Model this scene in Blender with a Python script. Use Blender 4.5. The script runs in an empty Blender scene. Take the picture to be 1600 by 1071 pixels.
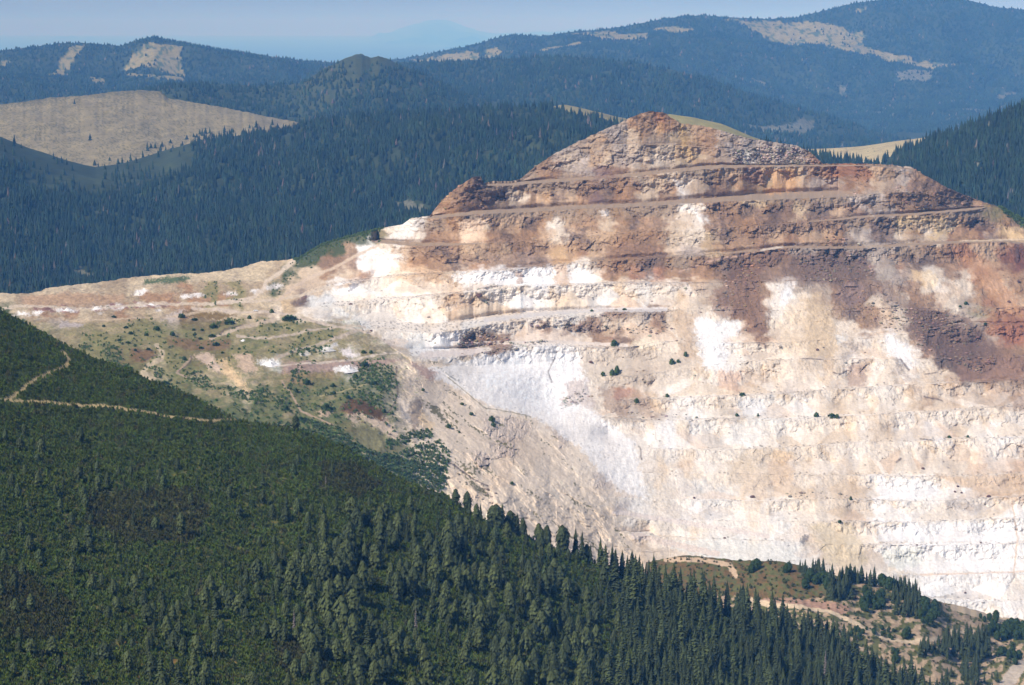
import bpy, math, random
import numpy as np
from mathutils import Vector
R = math.radians
sc = bpy.context.scene
col = sc.collection
rng = np.random.default_rng(7)
random.seed(7)

# ------------------------------------------------------------------ camera
F = 3763.0            # focal length in photograph pixels (1600 wide)
HOR = 40.0            # row of the horizon
PITCH = math.atan((535.5 - HOR) / F)
cam_d = bpy.data.cameras.new('camera')
cam_d.sensor_width = 36.0
cam_d.lens = 36.0 * F / 1600.0
cam_d.clip_start = 1.0
cam_d.clip_end = 500000.0
cam = bpy.data.objects.new('camera', cam_d)
col.objects.link(cam)
cam.location = (0, 0, 0)
cam.rotation_euler = (R(90) - PITCH, 0, 0)
sc.camera = cam

# ------------------------------------------------------------------ light
SUN_EL, SUN_AZ = 44.0, 50.0      # azimuth: from straight behind the camera towards the left
sx = -math.sin(R(SUN_AZ)) * math.cos(R(SUN_EL))
sy = -math.cos(R(SUN_AZ)) * math.cos(R(SUN_EL))
sz = math.sin(R(SUN_EL))
sun_d = bpy.data.lights.new('sun', 'SUN')
sun_d.energy = 5.0
sun_d.angle = R(0.53)
sun_d.color = (1.0, 0.95, 0.875)
sun = bpy.data.objects.new('sun', sun_d)
col.objects.link(sun)
sun.rotation_euler = Vector((sx, sy, sz)).to_track_quat('Z', 'Y').to_euler()
w = bpy.data.worlds.new('World')
sc.world = w
w.use_nodes = True
nt = w.node_tree
bg = nt.nodes['Background']
sky = nt.nodes.new('ShaderNodeTexSky')
sky.sky_type = 'NISHITA'
sky.sun_disc = False
sky.sun_elevation = R(SUN_EL)
sky.sun_rotation = math.atan2(sx, sy)
sky.altitude = 1900
sky.air_density = 1.0
sky.dust_density = 0.0
sky.ozone_density = 3.0
tint = nt.nodes.new('ShaderNodeVectorMath'); tint.operation = 'MULTIPLY'
tc_ = nt.nodes.new('ShaderNodeTexCoord'); sp_ = nt.nodes.new('ShaderNodeSeparateXYZ'); mr_ = nt.nodes.new('ShaderNodeMapRange'); mr_.interpolation_type = 'SMOOTHSTEP'
nt.links.new(tc_.outputs['Generated'], sp_.inputs[0]); nt.links.new(sp_.outputs['Z'], mr_.inputs[0]); mr_.inputs[1].default_value = 0.02; mr_.inputs[2].default_value = 0.45
cm_ = nt.nodes.new('ShaderNodeMix'); cm_.data_type = 'RGBA'; cm_.inputs[6].default_value = (0.30, 0.35, 0.49, 1); cm_.inputs[7].default_value = (1.02, 0.98, 0.96, 1)
nt.links.new(mr_.outputs[0], cm_.inputs[0])
mp_ = nt.nodes.new('ShaderNodeMapping'); mp_.inputs['Scale'].default_value = (9, 9, 60)
ns_ = nt.nodes.new('ShaderNodeTexNoise'); ns_.inputs['Detail'].default_value = 4; ns_.inputs['Scale'].default_value = 1.0
wm_ = nt.nodes.new('ShaderNodeMapRange'); wm_.inputs[1].default_value = 0.35; wm_.inputs[2].default_value = 0.75; wm_.inputs[3].default_value = 0.94; wm_.inputs[4].default_value = 1.16
sc_w = nt.nodes.new('ShaderNodeVectorMath'); sc_w.operation = 'SCALE'
nt.links.new(tc_.outputs['Generated'], mp_.inputs['Vector']); nt.links.new(mp_.outputs[0], ns_.inputs['Vector']); nt.links.new(ns_.outputs['Fac'], wm_.inputs[0])
nt.links.new(cm_.outputs[2], sc_w.inputs[0]); nt.links.new(wm_.outputs[0], sc_w.inputs['Scale']); nt.links.new(sc_w.outputs[0], tint.inputs[1])
nt.links.new(sky.outputs[0], tint.inputs[0])
nt.links.new(tint.outputs[0], bg.inputs[0])
bg.inputs[1].default_value = 0.12
sc.view_settings.view_transform = 'Standard'
sc.view_settings.look = 'None'
sc.view_settings.gamma = 1.0
sc.view_settings.exposure = 0.12
cy = sc.cycles
cy.max_bounces = 4
cy.diffuse_bounces = 2
cy.glossy_bounces = 1
cy.transmission_bounces = 1
cy.volume_bounces = 3
cy.transparent_max_bounces = 4
cy.use_denoising = True
cy.use_adaptive_sampling = False
cy.sample_clamp_indirect = 4.0

# ------------------------------------------------------------------ helpers
CP, SP = math.cos(PITCH), math.sin(PITCH)
def at(px, py, D):
    """the point seen at photograph pixel (px, py), D metres ahead"""
    px, py, D = np.broadcast_arrays(np.asarray(px, float), np.asarray(py, float), np.asarray(D, float))
    xc = (px - 800.0) / F; yc = (535.5 - py) / F
    dy = CP + yc * SP
    return np.stack([xc / dy * D, D, (-SP + yc * CP) / dy * D], -1)
def tanel(py):
    yc = (535.5 - np.asarray(py, float)) / F
    return (SP - yc * CP) / (CP + yc * SP)
def proj(P):
    d = P[..., 1] * CP - P[..., 2] * SP
    u = P[..., 1] * SP + P[..., 2] * CP
    return 800 + F * P[..., 0] / d, 535.5 - F * u / d

_perm = {}
def _p(seed):
    if seed not in _perm:
        _perm[seed] = np.random.default_rng(seed + 100).permutation(4096)
    return _perm[seed]
def _h(ix, iy, seed):
    p = _p(seed)
    return p[(p[ix & 4095] + iy) & 4095]
def pn(x, y, seed=0):
    x = np.asarray(x, float); y = np.asarray(y, float)
    x, y = np.broadcast_arrays(x, y)
    ix = np.floor(x).astype(np.int64); iy = np.floor(y).astype(np.int64)
    fx = x - ix; fy = y - iy
    ux = fx * fx * fx * (fx * (fx * 6 - 15) + 10); uy = fy * fy * fy * (fy * (fy * 6 - 15) + 10)
    def g(jx, jy, ax, ay):
        a = _h(jx, jy, seed) * (2 * math.pi / 4096)
        return np.cos(a) * ax + np.sin(a) * ay
    n00 = g(ix, iy, fx, fy); n10 = g(ix + 1, iy, fx - 1, fy)
    n01 = g(ix, iy + 1, fx, fy - 1); n11 = g(ix + 1, iy + 1, fx - 1, fy - 1)
    return ((n00 * (1 - ux) + n10 * ux) * (1 - uy) + (n01 * (1 - ux) + n11 * ux) * uy) * 1.5
def fbm(x, y, seed=0, oct=4, gain=0.5, lac=2.03):
    s = 0; a = 1.0; t = 0
    for o in range(oct):
        s = s + a * pn(x, y, seed + o * 7); t += a
        a *= gain; x = np.asarray(x) * lac + 11.3; y = np.asarray(y) * lac + 5.7
    return s / t * 1.6
def ridged(x, y, seed=0, oct=4):
    s = 0; a = 1.0; t = 0
    for o in range(oct):
        s = s + a * (1 - np.abs(pn(x, y, seed + o * 7)) * 2); t += a
        a *= 0.5; x = np.asarray(x) * 2.1 + 3.3; y = np.asarray(y) * 2.1 + 8.1
    return s / t
def worley(x, y, seed=0):
    """distance to nearest and second feature point, id of the cell"""
    x, y = np.broadcast_arrays(np.asarray(x, float), np.asarray(y, float))
    ix = np.floor(x).astype(np.int64); iy = np.floor(y).astype(np.int64)
    f1 = np.full(x.shape, 9.0); f2 = np.full(x.shape, 9.0); cid = np.zeros(x.shape)
    for dx in (-1, 0, 1):
        for dy in (-1, 0, 1):
            h = _h(ix + dx, iy + dy, seed)
            qx = ix + dx + (h % 64) / 64.0; qy = iy + dy + (h // 64) / 64.0
            d = np.hypot(x - qx, y - qy)
            m = d < f1
            f2 = np.where(m, f1, np.minimum(f2, d)); cid = np.where(m, (h * 37 % 1009) / 1009.0, cid); f1 = np.where(m, d, f1)
    return f1, f2, cid
def sm(a, b, x):
    t = np.clip((np.asarray(x, float) - a) / (b - a), 0, 1)
    return t * t * (3 - 2 * t)
def il(x, pts):
    pts = np.asarray(pts, float)
    return np.interp(x, pts[:, 0], pts[:, 1])
def pip(px, py, poly):
    inside = np.zeros(np.shape(px), bool)
    n = len(poly)
    for i in range(n):
        x1, y1 = poly[i]; x2, y2 = poly[(i + 1) % n]
        if y1 == y2: continue
        c = ((y1 > py) != (y2 > py)) & (px < (x2 - x1) * (py - y1) / (y2 - y1) + x1)
        inside ^= c
    return inside
def dist_line(px, py, poly):
    d = np.full(np.shape(px), 1e9)
    for (x1, y1), (x2, y2) in zip(poly[:-1], poly[1:]):
        L = (x2 - x1) ** 2 + (y2 - y1) ** 2 + 1e-9
        t = np.clip(((px - x1) * (x2 - x1) + (py - y1) * (y2 - y1)) / L, 0, 1)
        d = np.minimum(d, np.hypot(px - x1 - t * (x2 - x1), py - y1 - t * (y2 - y1)))
    return d
def lin(c):
    c = np.asarray(c, float) / 255.0
    return np.where(c <= 0.04045, c / 12.92, ((c + 0.055) / 1.055) ** 2.4)

def tag(o, label=None, cat=None, group=None, kind=None):
    if label: o['label'] = label
    if cat: o['category'] = cat
    if group: o['group'] = group
    if kind: o['kind'] = kind
    return o
def raw_mesh(name, V, faces, mat, colors=None, smooth=False):
    """faces: (n,3) or (n,4) int array"""
    V = np.asarray(V, np.float32).reshape(-1, 3); faces = np.asarray(faces, np.int32)
    me = bpy.data.meshes.new(name)
    k = faces.shape[1]
    me.vertices.add(len(V)); me.vertices.foreach_set('co', V.ravel())
    me.loops.add(faces.size); me.loops.foreach_set('vertex_index', faces.ravel())
    me.polygons.add(len(faces))
    me.polygons.foreach_set('loop_start', np.arange(0, faces.size, k, dtype=np.int32))
    try: me.polygons.foreach_set('loop_total', np.full(len(faces), k, np.int32))
    except Exception: pass
    me.update(calc_edges=True)
    me.polygons.foreach_set('use_smooth', np.full(len(faces), smooth, bool))
    if colors is not None:
        a = me.color_attributes.new('col', 'FLOAT_COLOR', 'POINT')
        c = np.ones((len(V), 4), np.float32); c[:, :3] = np.asarray(colors, np.float32).reshape(-1, 3)
        a.data.foreach_set('color', c.ravel())
    me.materials.append(mat)
    return me
def link(name, me, parent=None):
    o = bpy.data.objects.new(name, me); col.objects.link(o)
    if parent: o.parent = parent
    return o
def grid_obj(name, P, C, mat, smooth=True):
    nr, nc = P.shape[:2]
    i = np.arange(nr * nc).reshape(nr, nc)
    f = np.stack([i[:-1, :-1], i[1:, :-1], i[1:, 1:], i[:-1, 1:]], -1).reshape(-1, 4)
    return link(name, raw_mesh(name, P.reshape(-1, 3), f, mat, C.reshape(-1, 3), smooth))

# ------------------------------------------------------------------ materials
def mat_base(name):
    m = bpy.data.materials.new(name); m.use_nodes = True
    n = m.node_tree; b = n.nodes['Principled BSDF']
    return m, n, b
def ground_mat(name, scale, var, bump, rough=0.95, dist=1.0):
    """vertex colour times fine noise, with bump"""
    m, n, b = mat_base(name)
    at_ = n.nodes.new('ShaderNodeAttribute'); at_.attribute_name = 'col'
    tc = n.nodes.new('ShaderNodeTexCoord')
    no = n.nodes.new('ShaderNodeTexNoise'); no.inputs['Scale'].default_value = scale
    no.inputs['Detail'].default_value = 5; no.inputs['Roughness'].default_value = 0.65
    n.links.new(tc.outputs['Object'], no.inputs['Vector'])
    mr = n.nodes.new('ShaderNodeMapRange')
    mr.inputs[1].default_value = 0.25; mr.inputs[2].default_value = 0.75
    mr.inputs[3].default_value = 1 - var; mr.inputs[4].default_value = 1 + var
    n.links.new(no.outputs['Fac'], mr.inputs[0])
    mx = n.nodes.new('ShaderNodeVectorMath'); mx.operation = 'SCALE'
    n.links.new(at_.outputs['Color'], mx.inputs[0]); n.links.new(mr.outputs[0], mx.inputs['Scale'])
    n.links.new(mx.outputs[0], b.inputs['Base Color'])
    bp = n.nodes.new('ShaderNodeBump'); bp.inputs['Strength'].default_value = bump; bp.inputs['Distance'].default_value = dist
    n.links.new(no.outputs['Fac'], bp.inputs['Height']); n.links.new(bp.outputs[0], b.inputs['Normal'])
    b.inputs['Roughness'].default_value = rough
    b.inputs['Specular IOR Level'].default_value = 0.12
    return m
M_rock = ground_mat('quarried_rock', 0.45, 0.16, 0.5, dist=1.2)
M_hill = ground_mat('forest_floor', 0.03, 0.25, 0.3, dist=6)
M_fore = ground_mat('hillside_turf', 0.5, 0.25, 0.5, dist=1.0)
M_road = ground_mat('dirt_track_soil', 0.7, 0.14, 0.3, dist=0.4)
M_leaf = ground_mat('conifer_needles', 1.5, 0.25, 0.0, rough=0.8)
M_scrub = ground_mat('dwarf_pine_needles', 1.2, 0.2, 0.0, rough=0.8)
M_far = ground_mat('distant_needles', 0.2, 0.15, 0.0, rough=0.85)
M_bark = ground_mat('bark', 3.0, 0.25, 0.0)
M_stone = ground_mat('broken_stone', 1.0, 0.25, 0.3, dist=0.4)
def flat_mat(name, c, rough=0.6, metal=0.0):
    m, n, b = mat_base(name)
    no = n.nodes.new('ShaderNodeTexNoise'); no.inputs['Scale'].default_value = 3.0
    mix = n.nodes.new('ShaderNodeMix'); mix.data_type = 'RGBA'
    mix.inputs[6].default_value = (*[x * 0.85 for x in c], 1); mix.inputs[7].default_value = (*[min(1, x * 1.1) for x in c], 1)
    n.links.new(no.outputs['Fac'], mix.inputs[0]); n.links.new(mix.outputs[2], b.inputs['Base Color'])
    b.inputs['Roughness'].default_value = rough; b.inputs['Metallic'].default_value = metal
    return m

# ------------------------------------------------------------------ the far country
def hill(name, ridge, base, rows, px0=-120, px1=1720, step=3.0, relief=0.006, wl=400.0, seed=0, back=(900, 320), colorf=None, foot=(300, 200), ridge_rough=0.0):
    """a hillside between a ridge line and a base line, both lists of (px, py, D); continues down behind the ridge"""
    px = np.arange(px0, px1 + step, step)
    if px0 <= -100: px = np.concatenate([np.linspace(-620, px0, 26)[:-1], px])
    if px1 >= 1640: px = np.concatenate([px, np.linspace(px[-1], 2250, 28)[1:]])
    r = np.asarray(ridge, float); b = np.asarray(base, float)
    ry = np.interp(px, r[:, 0], r[:, 1]); rD = np.interp(px, r[:, 0], r[:, 2])
    by = np.maximum(np.interp(px, b[:, 0], b[:, 1]), ry + 4); bD = np.interp(px, b[:, 0], b[:, 2])
    ry = ry + ridge_rough * fbm(px / 12.0, 0 * px, seed + 3, 4)
    t = np.linspace(0, 1, rows)[:, None]
    PY = ry + (by - ry) * t
    DD = rD + (bD - rD) * t ** 0.8
    PX = np.broadcast_to(px, PY.shape)
    P = at(PX, PY, DD)
    amp = relief * DD * (0.15 + 0.85 * sm(0, 0.25, np.broadcast_to(t, PY.shape)))
    P[..., 2] += amp * fbm(P[..., 0] / wl, P[..., 1] / wl * 0.7, seed, 5)
    top = P[0]
    extra = []
    for f, g in ((0.05, 0.02), (0.3, 0.25), (1.0, 1.0)):
        q = top.copy(); q[:, 1] += back[0] * f; q[:, 2] -= back[1] * g; extra.insert(0, q)
    ft = P[-1].copy(); ft[:, 1] -= foot[0]; ft[:, 2] -= foot[1]
    A = np.concatenate([np.stack(extra), P, ft[None]], 0)
    C0 = colorf(PX, PY, P)
    C = np.concatenate([np.repeat(C0[:1], 3, 0), C0, C0[-1:]], 0)
    o = grid_obj(name, A, C, M_hill)
    o['kind'] = 'structure'
    return dict(P=P, px=PX, py=PY, obj=o)

FOREST = lin((58, 66, 44)) * 0.9
MEADOW = lin((172, 160, 112)) * 0.54
CLEAR = lin((138, 136, 112)) * 0.52
def warp(px, py, s=10.0, a=3.0, seed=50):
    return px + a * fbm(px / s, py / s, seed, 3), py + 0.5 * a * fbm(px / s + 40, py / s, seed + 1, 3)
def mask_of(px, py, polys, s=12.0, a=6.0, seed=50):
    x, y = warp(px, py, s, a, seed)
    m = np.zeros(np.shape(px), bool)
    for p in polys: m |= pip(x, y, p)
    return m
def hill_color(polys_meadow, polys_clear=(), speck=0.3, fcol=FOREST, mcol=MEADOW, ms=(12.0, 6.0), msd=60):
    def f(px, py, P):
        C = np.broadcast_to(fcol, px.shape + (3,)).copy()
        C *= (1 + 0.3 * fbm(px / 40, py / 25, 9, 4))[..., None]
        m = mask_of(px, py, polys_meadow, *ms)
        n = fbm(px / 3.5, py / 2.0, msd, 4)
        mc = mcol * (1 + 0.12 * fbm(px / 25, py / 10, 13, 3))[..., None]
        n2 = fbm(px / 15.0, py / 6.0, msd + 5, 4)
        sp = ((n + 0.7 * n2 > 0.95 - 2 * speck * 0.9) | (n2 > 1.0 - 1.3 * speck))[..., None]
        mc = np.where(sp, FOREST * 1.9, mc)
        C = np.where(m[..., None], mc, C)
        c = mask_of(px, py, polys_clear, 8, 6)
        C = np.where(c[..., None], CLEAR * (1 + 0.35 * n)[..., None], C)
        return C
    return f

# cone templates for far trees
def tree_tpl(n, tiers, jag=0.0, seed=1):
    r_ = random.Random(seed); V = []; Fc = []; shade = []
    z0 = 0.0
    for k in range(tiers):
        a = k / tiers; zb = 0.06 + a * 0.8; zt = min(1.0, zb + (1.35 if tiers > 1 else 1.0) * (0.94 / tiers) + 0.06)
        if k == tiers - 1: zt = 1.0
        rad = 0.5 * (1 - a * 0.82)
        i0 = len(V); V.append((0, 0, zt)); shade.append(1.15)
        for j in range(n):
            th = 2 * math.pi * (j + 0.5 * (k % 2)) / n
            rr = rad * (1 + jag * (r_.random() - 0.5))
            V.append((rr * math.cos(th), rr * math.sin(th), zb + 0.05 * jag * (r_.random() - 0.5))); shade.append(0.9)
        for j in range(n): Fc.append((i0, i0 + 1 + j, i0 + 1 + (j + 1) % n))
    return np.array(V), np.array(Fc), np.array(shade)
def scatter(H, n, dens=None, seed=0, over=1.0):
    """n random points of the hill, even over the picture, kept where dens(px,py) > random"""
    r_ = np.random.default_rng(seed)
    P, px, py = H['P'], H['px'], H['py']
    nr, nc = px.shape
    hgt = (py[1:, :] - py[:-1, :]).mean(1)
    colh = py[-1] - py[0]
    dxc = np.gradient(px[0]); ww = colh * dxc * ((px[0] > -160) & (px[0] < 1760)); pc = ww / ww.sum()
    j = r_.choice(nc, n, p=pc); i = r_.random(n) * (nr - 1)
    j = np.clip(j + r_.random(n) - 0.5, 0, nc - 1.001)
    i0 = i.astype(int); j0 = j.astype(int); fi = (i - i0)[:, None]; fj = (j - j0)[:, None]
    def bl(A):
        A = A if A.ndim == 3 else A[..., None]
        return (A[i0, j0] * (1 - fi) + A[i0 + 1, j0] * fi) * (1 - fj) + (A[i0, j0 + 1] * (1 - fi) + A[i0 + 1, j0 + 1] * fi) * fj
    Q = bl(P); x = bl(px)[:, 0]; y = bl(py)[:, 0]
    keep = (x > -155) & (x < 1755) & (y < 1150)
    if dens is not None: keep &= r_.random(n) < dens(x, y)
    return Q[keep], x[keep], y[keep]
def merged(name, Q, height, width, tpl, mat, basecol, cv=0.25, seed=0, label=None, colors=None, tilt=0.0):
    """one mesh of many small plants"""
    r_ = np.random.default_rng(seed)
    V, Fc, sh = tpl
    n = len(Q); th = r_.random(n) * 6.283
    c, s = np.cos(th)[:, None], np.sin(th)[:, None]
    h = np.broadcast_to(height, n)[:, None]; wd = np.broadcast_to(width, n)[:, None]
    X = (V[None, :, 0] * c - V[None, :, 1] * s) * wd
    Y = (V[None, :, 0] * s + V[None, :, 1] * c) * wd
    Z = V[None, :, 2] * h
    W = np.stack([X, Y, Z], -1) + Q[:, None, :]
    FF = (Fc[None] + (np.arange(n) * len(V))[:, None, None]).reshape(-1, Fc.shape[1])
    b = colors if colors is not None else np.broadcast_to(basecol, (n, 3))
    k = 1 + cv * (r_.random(n) * 2 - 1)
    hue = 1 + 0.12 * (r_.random((n, 3)) * 2 - 1)
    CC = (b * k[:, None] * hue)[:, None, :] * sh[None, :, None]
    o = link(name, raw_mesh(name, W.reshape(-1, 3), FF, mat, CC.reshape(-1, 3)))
    tag(o, label=label, kind='stuff')
    return o
T_FAR = tree_tpl(5, 1); T_MID = tree_tpl(6, 3, 0.5)
FCOL = np.array([0.026, 0.042, 0.022])

def const_line(pts): return pts
# faint range on the horizon
h = hill('distant_mountain', [(-120, 62, 154000), (200, 66, 154000), (430, 84, 152000), (520, 74, 151000), (560, 66, 150000), (600, 56, 150000), (640, 40, 150000), (665, 33, 150000), (690, 31, 150000), (715, 37, 150000), (760, 52, 150000), (830, 50, 151000), (900, 47, 152000), (960, 52, 152000), (1720, 52, 152000)],
         [(-120, 95, 70000), (1720, 95, 70000)], 20, step=8, wl=3000, seed=20, back=(6000, 1200), foot=(3000, 400), ridge_rough=2,
         colorf=hill_color([]))
far_left_meadow = [[(78, 108), (95, 82), (112, 72), (135, 69), (118, 82), (104, 92), (96, 106)], [(188, 94), (214, 80), (240, 73), (264, 77), (286, 83), (279, 89), (291, 112), (262, 100), (240, 95), (214, 95)],
    [(195, 103), (226, 101), (260, 105), (296, 116), (262, 117), (226, 109)], [(0, 92), (14, 90), (8, 98), (0, 100)], [(134, 108), (160, 110), (172, 118), (150, 116)], [(28, 112), (38, 106), (40, 108), (30, 116)],
    [(385, 88), (440, 92), (462, 96), (430, 95)], [(0, 118), (10, 113), (8, 118), (0, 120)]]
HB = hill('hill_range', [(-120, 90, 10500), (0, 82, 10500), (40, 76, 10500), (100, 68, 10500), (140, 68, 10500), (190, 71, 10500), (215, 63, 10500), (240, 57, 10500), (270, 64, 10500), (330, 76, 10500), (390, 84, 10500), (440, 90, 10500), (480, 93, 10800), (560, 96, 11000), (620, 99, 11500), (660, 106, 12000), (1720, 140, 12000)],
          [(-120, 170, 8000), (500, 170, 8200), (1720, 170, 9000)], 70, px1=760, seed=21, relief=0.008, wl=900, back=(2500, 700), foot=(600, 200), ridge_rough=1.0,
          colorf=hill_color(far_left_meadow, speck=0.36))
far_right_meadow = [[(640, 96), (690, 88), (742, 81), (755, 92), (740, 96), (690, 96)], [(755, 78), (772, 76), (800, 82), (812, 90), (790, 93), (762, 90)], [(820, 88), (850, 86), (880, 84), (895, 80), (930, 82), (915, 83), (900, 87), (868, 92), (850, 96)],
    [(888, 56), (930, 52), (962, 50), (966, 58), (985, 62), (1010, 60), (1008, 68), (1030, 74), (1000, 80), (960, 76), (925, 68)], [(1015, 42), (1050, 44), (1082, 46), (1085, 60), (1060, 58), (1030, 52)],
    [(1132, 28), (1170, 32), (1230, 33), (1278, 30), (1300, 27), (1350, 32), (1352, 42), (1348, 50), (1372, 56), (1400, 62), (1440, 72), (1494, 84), (1470, 86), (1420, 78), (1372, 66), (1330, 62), (1290, 60), (1262, 52), (1238, 64), (1205, 52), (1160, 38)],
    [(1336, 12), (1356, 3), (1352, 9), (1342, 15)]]
clear_cuts = [[(1340, 148), (1362, 151), (1380, 152), (1382, 164), (1362, 156)], [(1386, 164), (1402, 160), (1398, 172)], [(1500, 160), (1548, 159), (1545, 178), (1532, 186), (1518, 176)], [(1470, 182), (1490, 180), (1484, 186)],
    [(1560, 118), (1592, 112), (1584, 126), (1562, 130)], [(1480, 134), (1494, 132), (1492, 138)], [(1305, 112), (1325, 114), (1318, 124)], [(1172, 118), (1196, 116), (1196, 128), (1176, 124)], [(1400, 92), (1460, 88), (1450, 110), (1405, 108)]]
HC = hill('mountain_range', [(-120, 130, 13000), (560, 104, 13000), (600, 97, 13000), (640, 92, 13000), (700, 80, 12800), (745, 71, 12500), (775, 62, 12500), (800, 56, 12500), (850, 59, 12500), (900, 52, 12500), (960, 45, 12500), (1000, 38, 12500), (1070, 25, 12500), (1100, 24, 12500), (1140, 27, 12500), (1200, 30, 12500), (1245, 26, 12500), (1290, 13, 12500), (1330, 3, 12500), (1380, -4, 12500), (1500, -5, 12500), (1550, 8, 12500), (1600, 13, 12500), (1720, 10, 12500)],
          [(-120, 240, 8600), (560, 200, 8600), (1000, 230, 8600), (1720, 250, 8600)], 150, px0=540, seed=22, relief=0.012, wl=1300, back=(3000, 900), foot=(500, 150), ridge_rough=1.2,
          colorf=hill_color(far_right_meadow, clear_cuts, speck=0.36))
clear_mid = [[(1165, 176), (1200, 178), (1238, 180), (1258, 178), (1272, 184), (1270, 192), (1250, 198), (1225, 206), (1202, 206), (1180, 196)], [(1095, 165), (1125, 166), (1124, 178), (1100, 174)]]
HD = hill('forested_ridge', [(-120, 160, 8600), (540, 104, 8600), (620, 100, 8600), (660, 97, 8500), (720, 95, 8400), (800, 92, 8300), (880, 92, 8200), (940, 95, 8100), (1000, 101, 8000), (1060, 112, 7900), (1110, 124, 7900), (1150, 140, 7900), (1190, 152, 7900), (1240, 165, 7900), (1300, 182, 7900), (1360, 205, 7900), (1460, 235, 7900), (1720, 260, 7900)],
          [(-120, 260, 6300), (560, 240, 6300), (860, 240, 6300), (1720, 280, 6400)], 110, px0=500, seed=23, relief=0.010, wl=800, back=(1500, 500), foot=(300, 150), ridge_rough=0.8,
          colorf=hill_color([], clear_mid))
HE = hill('conical_hill', [(-120, 175, 6900), (0, 172, 6900), (100, 160, 6900), (200, 146, 6900), (240, 136, 6900), (270, 131, 6900), (330, 132, 6900), (400, 135, 6800), (465, 132, 6700), (485, 120, 6600), (505, 105, 6600), (525, 96, 6600), (540, 89, 6600), (550, 85, 6600), (565, 82, 6600), (580, 89, 6600), (592, 85, 6600), (602, 89, 6600), (615, 95, 6600), (650, 110, 6600), (700, 133, 6600), (750, 153, 6600), (800, 166, 6600), (870, 185, 6600), (1720, 240, 6600)],
          [(-120, 300, 5200), (600, 270, 5200), (1720, 300, 5200)], 110, px1=960, seed=24, relief=0.010, wl=600, back=(1500, 500), ridge_rough=1.8,
          colorf=lambda px, py, P: np.where((sm(240, 60, np.hypot((px - 570) * 1.0, (py - 85) * 2.2)) * (0.5 + 0.8 * fbm(px / 9, py / 6, 71, 4)) > 0.25)[..., None], lin((92, 98, 62)) * 0.5, FOREST * 1.1))
MEAD2 = [[(-120, 100), (262, 100), (700, 100), (700, 190), (480, 199), (420, 206), (330, 214), (250, 236), (215, 250), (160, 262), (60, 300), (-120, 300)]]
def meadow_color(px, py, P):
    n = fbm(px / 3.6, py / 1.7, 61, 4)
    dens = 0.42 - 0.30 * sm(250, 430, px) + 0.5 * sm(12, 0, np.abs(px - 500) * 0 + (py - il(px, [(0, 162), (80, 152), (180, 143), (250, 143), (262, 155)]))) * (px < 265)
    dens = dens - 0.35 * sm(14, 4, np.abs(px - (138 - (py - 200) * -0.08))) - 0.25 * (fbm(px / 40, py / 20, 62, 3) > 0.25)
    C = lin((167, 154, 118)) * 0.56 * (1 + 0.14 * fbm(px / 30, py / 9, 63, 3))[..., None] * np.ones(px.shape + (3,))
    C = np.where((n > 0.55 - dens)[..., None], lin((132, 124, 88)) * 0.55, C)
    return C
HF = hill('meadow_hill', [(-120, 170, 5900), (0, 163, 5800), (30, 159, 5800), (80, 152, 5800), (130, 149, 5800), (180, 143, 5800), (215, 141, 5800), (250, 143, 5800), (262, 154, 5700), (330, 165, 5600), (400, 178, 5500), (440, 186, 5500), (480, 194, 5400), (520, 215, 5300), (1720, 260, 5300)],
          [(-120, 320, 4900), (560, 262, 4900), (1720, 300, 4900)], 130, px1=560, step=2.0, seed=25, relief=0.003, wl=300, back=(700, 220), ridge_rough=1.2, colorf=meadow_color)
clear_g = [[(612, 292), (632, 291), (650, 300), (672, 306), (686, 318), (676, 334), (664, 336), (650, 318), (630, 306)], [(112, 414), (128, 410), (150, 418), (148, 432), (130, 426), (118, 424)]]
HG = hill('forest_slope', [(-120, 170, 4900), (0, 214, 4800), (50, 233, 4800), (100, 249, 4800), (150, 261, 4800), (190, 256, 4850), (215, 250, 4900), (250, 238, 4950), (300, 222, 4950), (330, 214, 4950), (400, 206, 4950), (440, 203, 4950), (500, 190, 4950), (560, 184, 4950), (640, 178, 4900), (700, 174, 4900), (800, 169, 4850), (850, 167, 4800), (868, 166, 4800), (878, 164, 4800), (900, 168, 4750), (930, 176, 4700), (960, 183, 4700), (1000, 190, 4700), (1720, 300, 4700)],
          [(-120, 480, 3500), (0, 480, 3500), (200, 450, 3500), (400, 430, 3500), (600, 375, 3550), (700, 350, 3600), (840, 290, 3700), (1000, 220, 4200), (1720, 400, 4000)], 170, px1=1060, seed=26, relief=0.010, wl=350, back=(500, 150),
          colorf=hill_color([[(855, 150), (1100, 150), (1100, 260), (985, 200), (955, 196), (925, 186), (900, 176), (880, 171), (865, 168)]], clear_g, speck=0.08, ms=(8, 1.5)))
HH = hill('grass_hill', [(900, 260, 3500), (1000, 190, 3500), (1030, 181, 3500), (1047, 179, 3500), (1084, 184, 3500), (1128, 194, 3500), (1150, 203, 3500), (1173, 213, 3500), (1200, 222, 3500), (1240, 236, 3500), (1300, 262, 3500), (1400, 300, 3500), (1720, 400, 3500)],
          [(900, 280, 3100), (1000, 260, 3100), (1300, 300, 3100), (1720, 420, 3100)], 30, px0=960, px1=1420, seed=27, relief=0.002, wl=200, back=(400, 150),
          colorf=hill_color([[(0, 0), (1700, 0), (1700, 600), (0, 600)]], speck=0.05, mcol=lin((165, 155, 105)) * 0.75))
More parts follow.
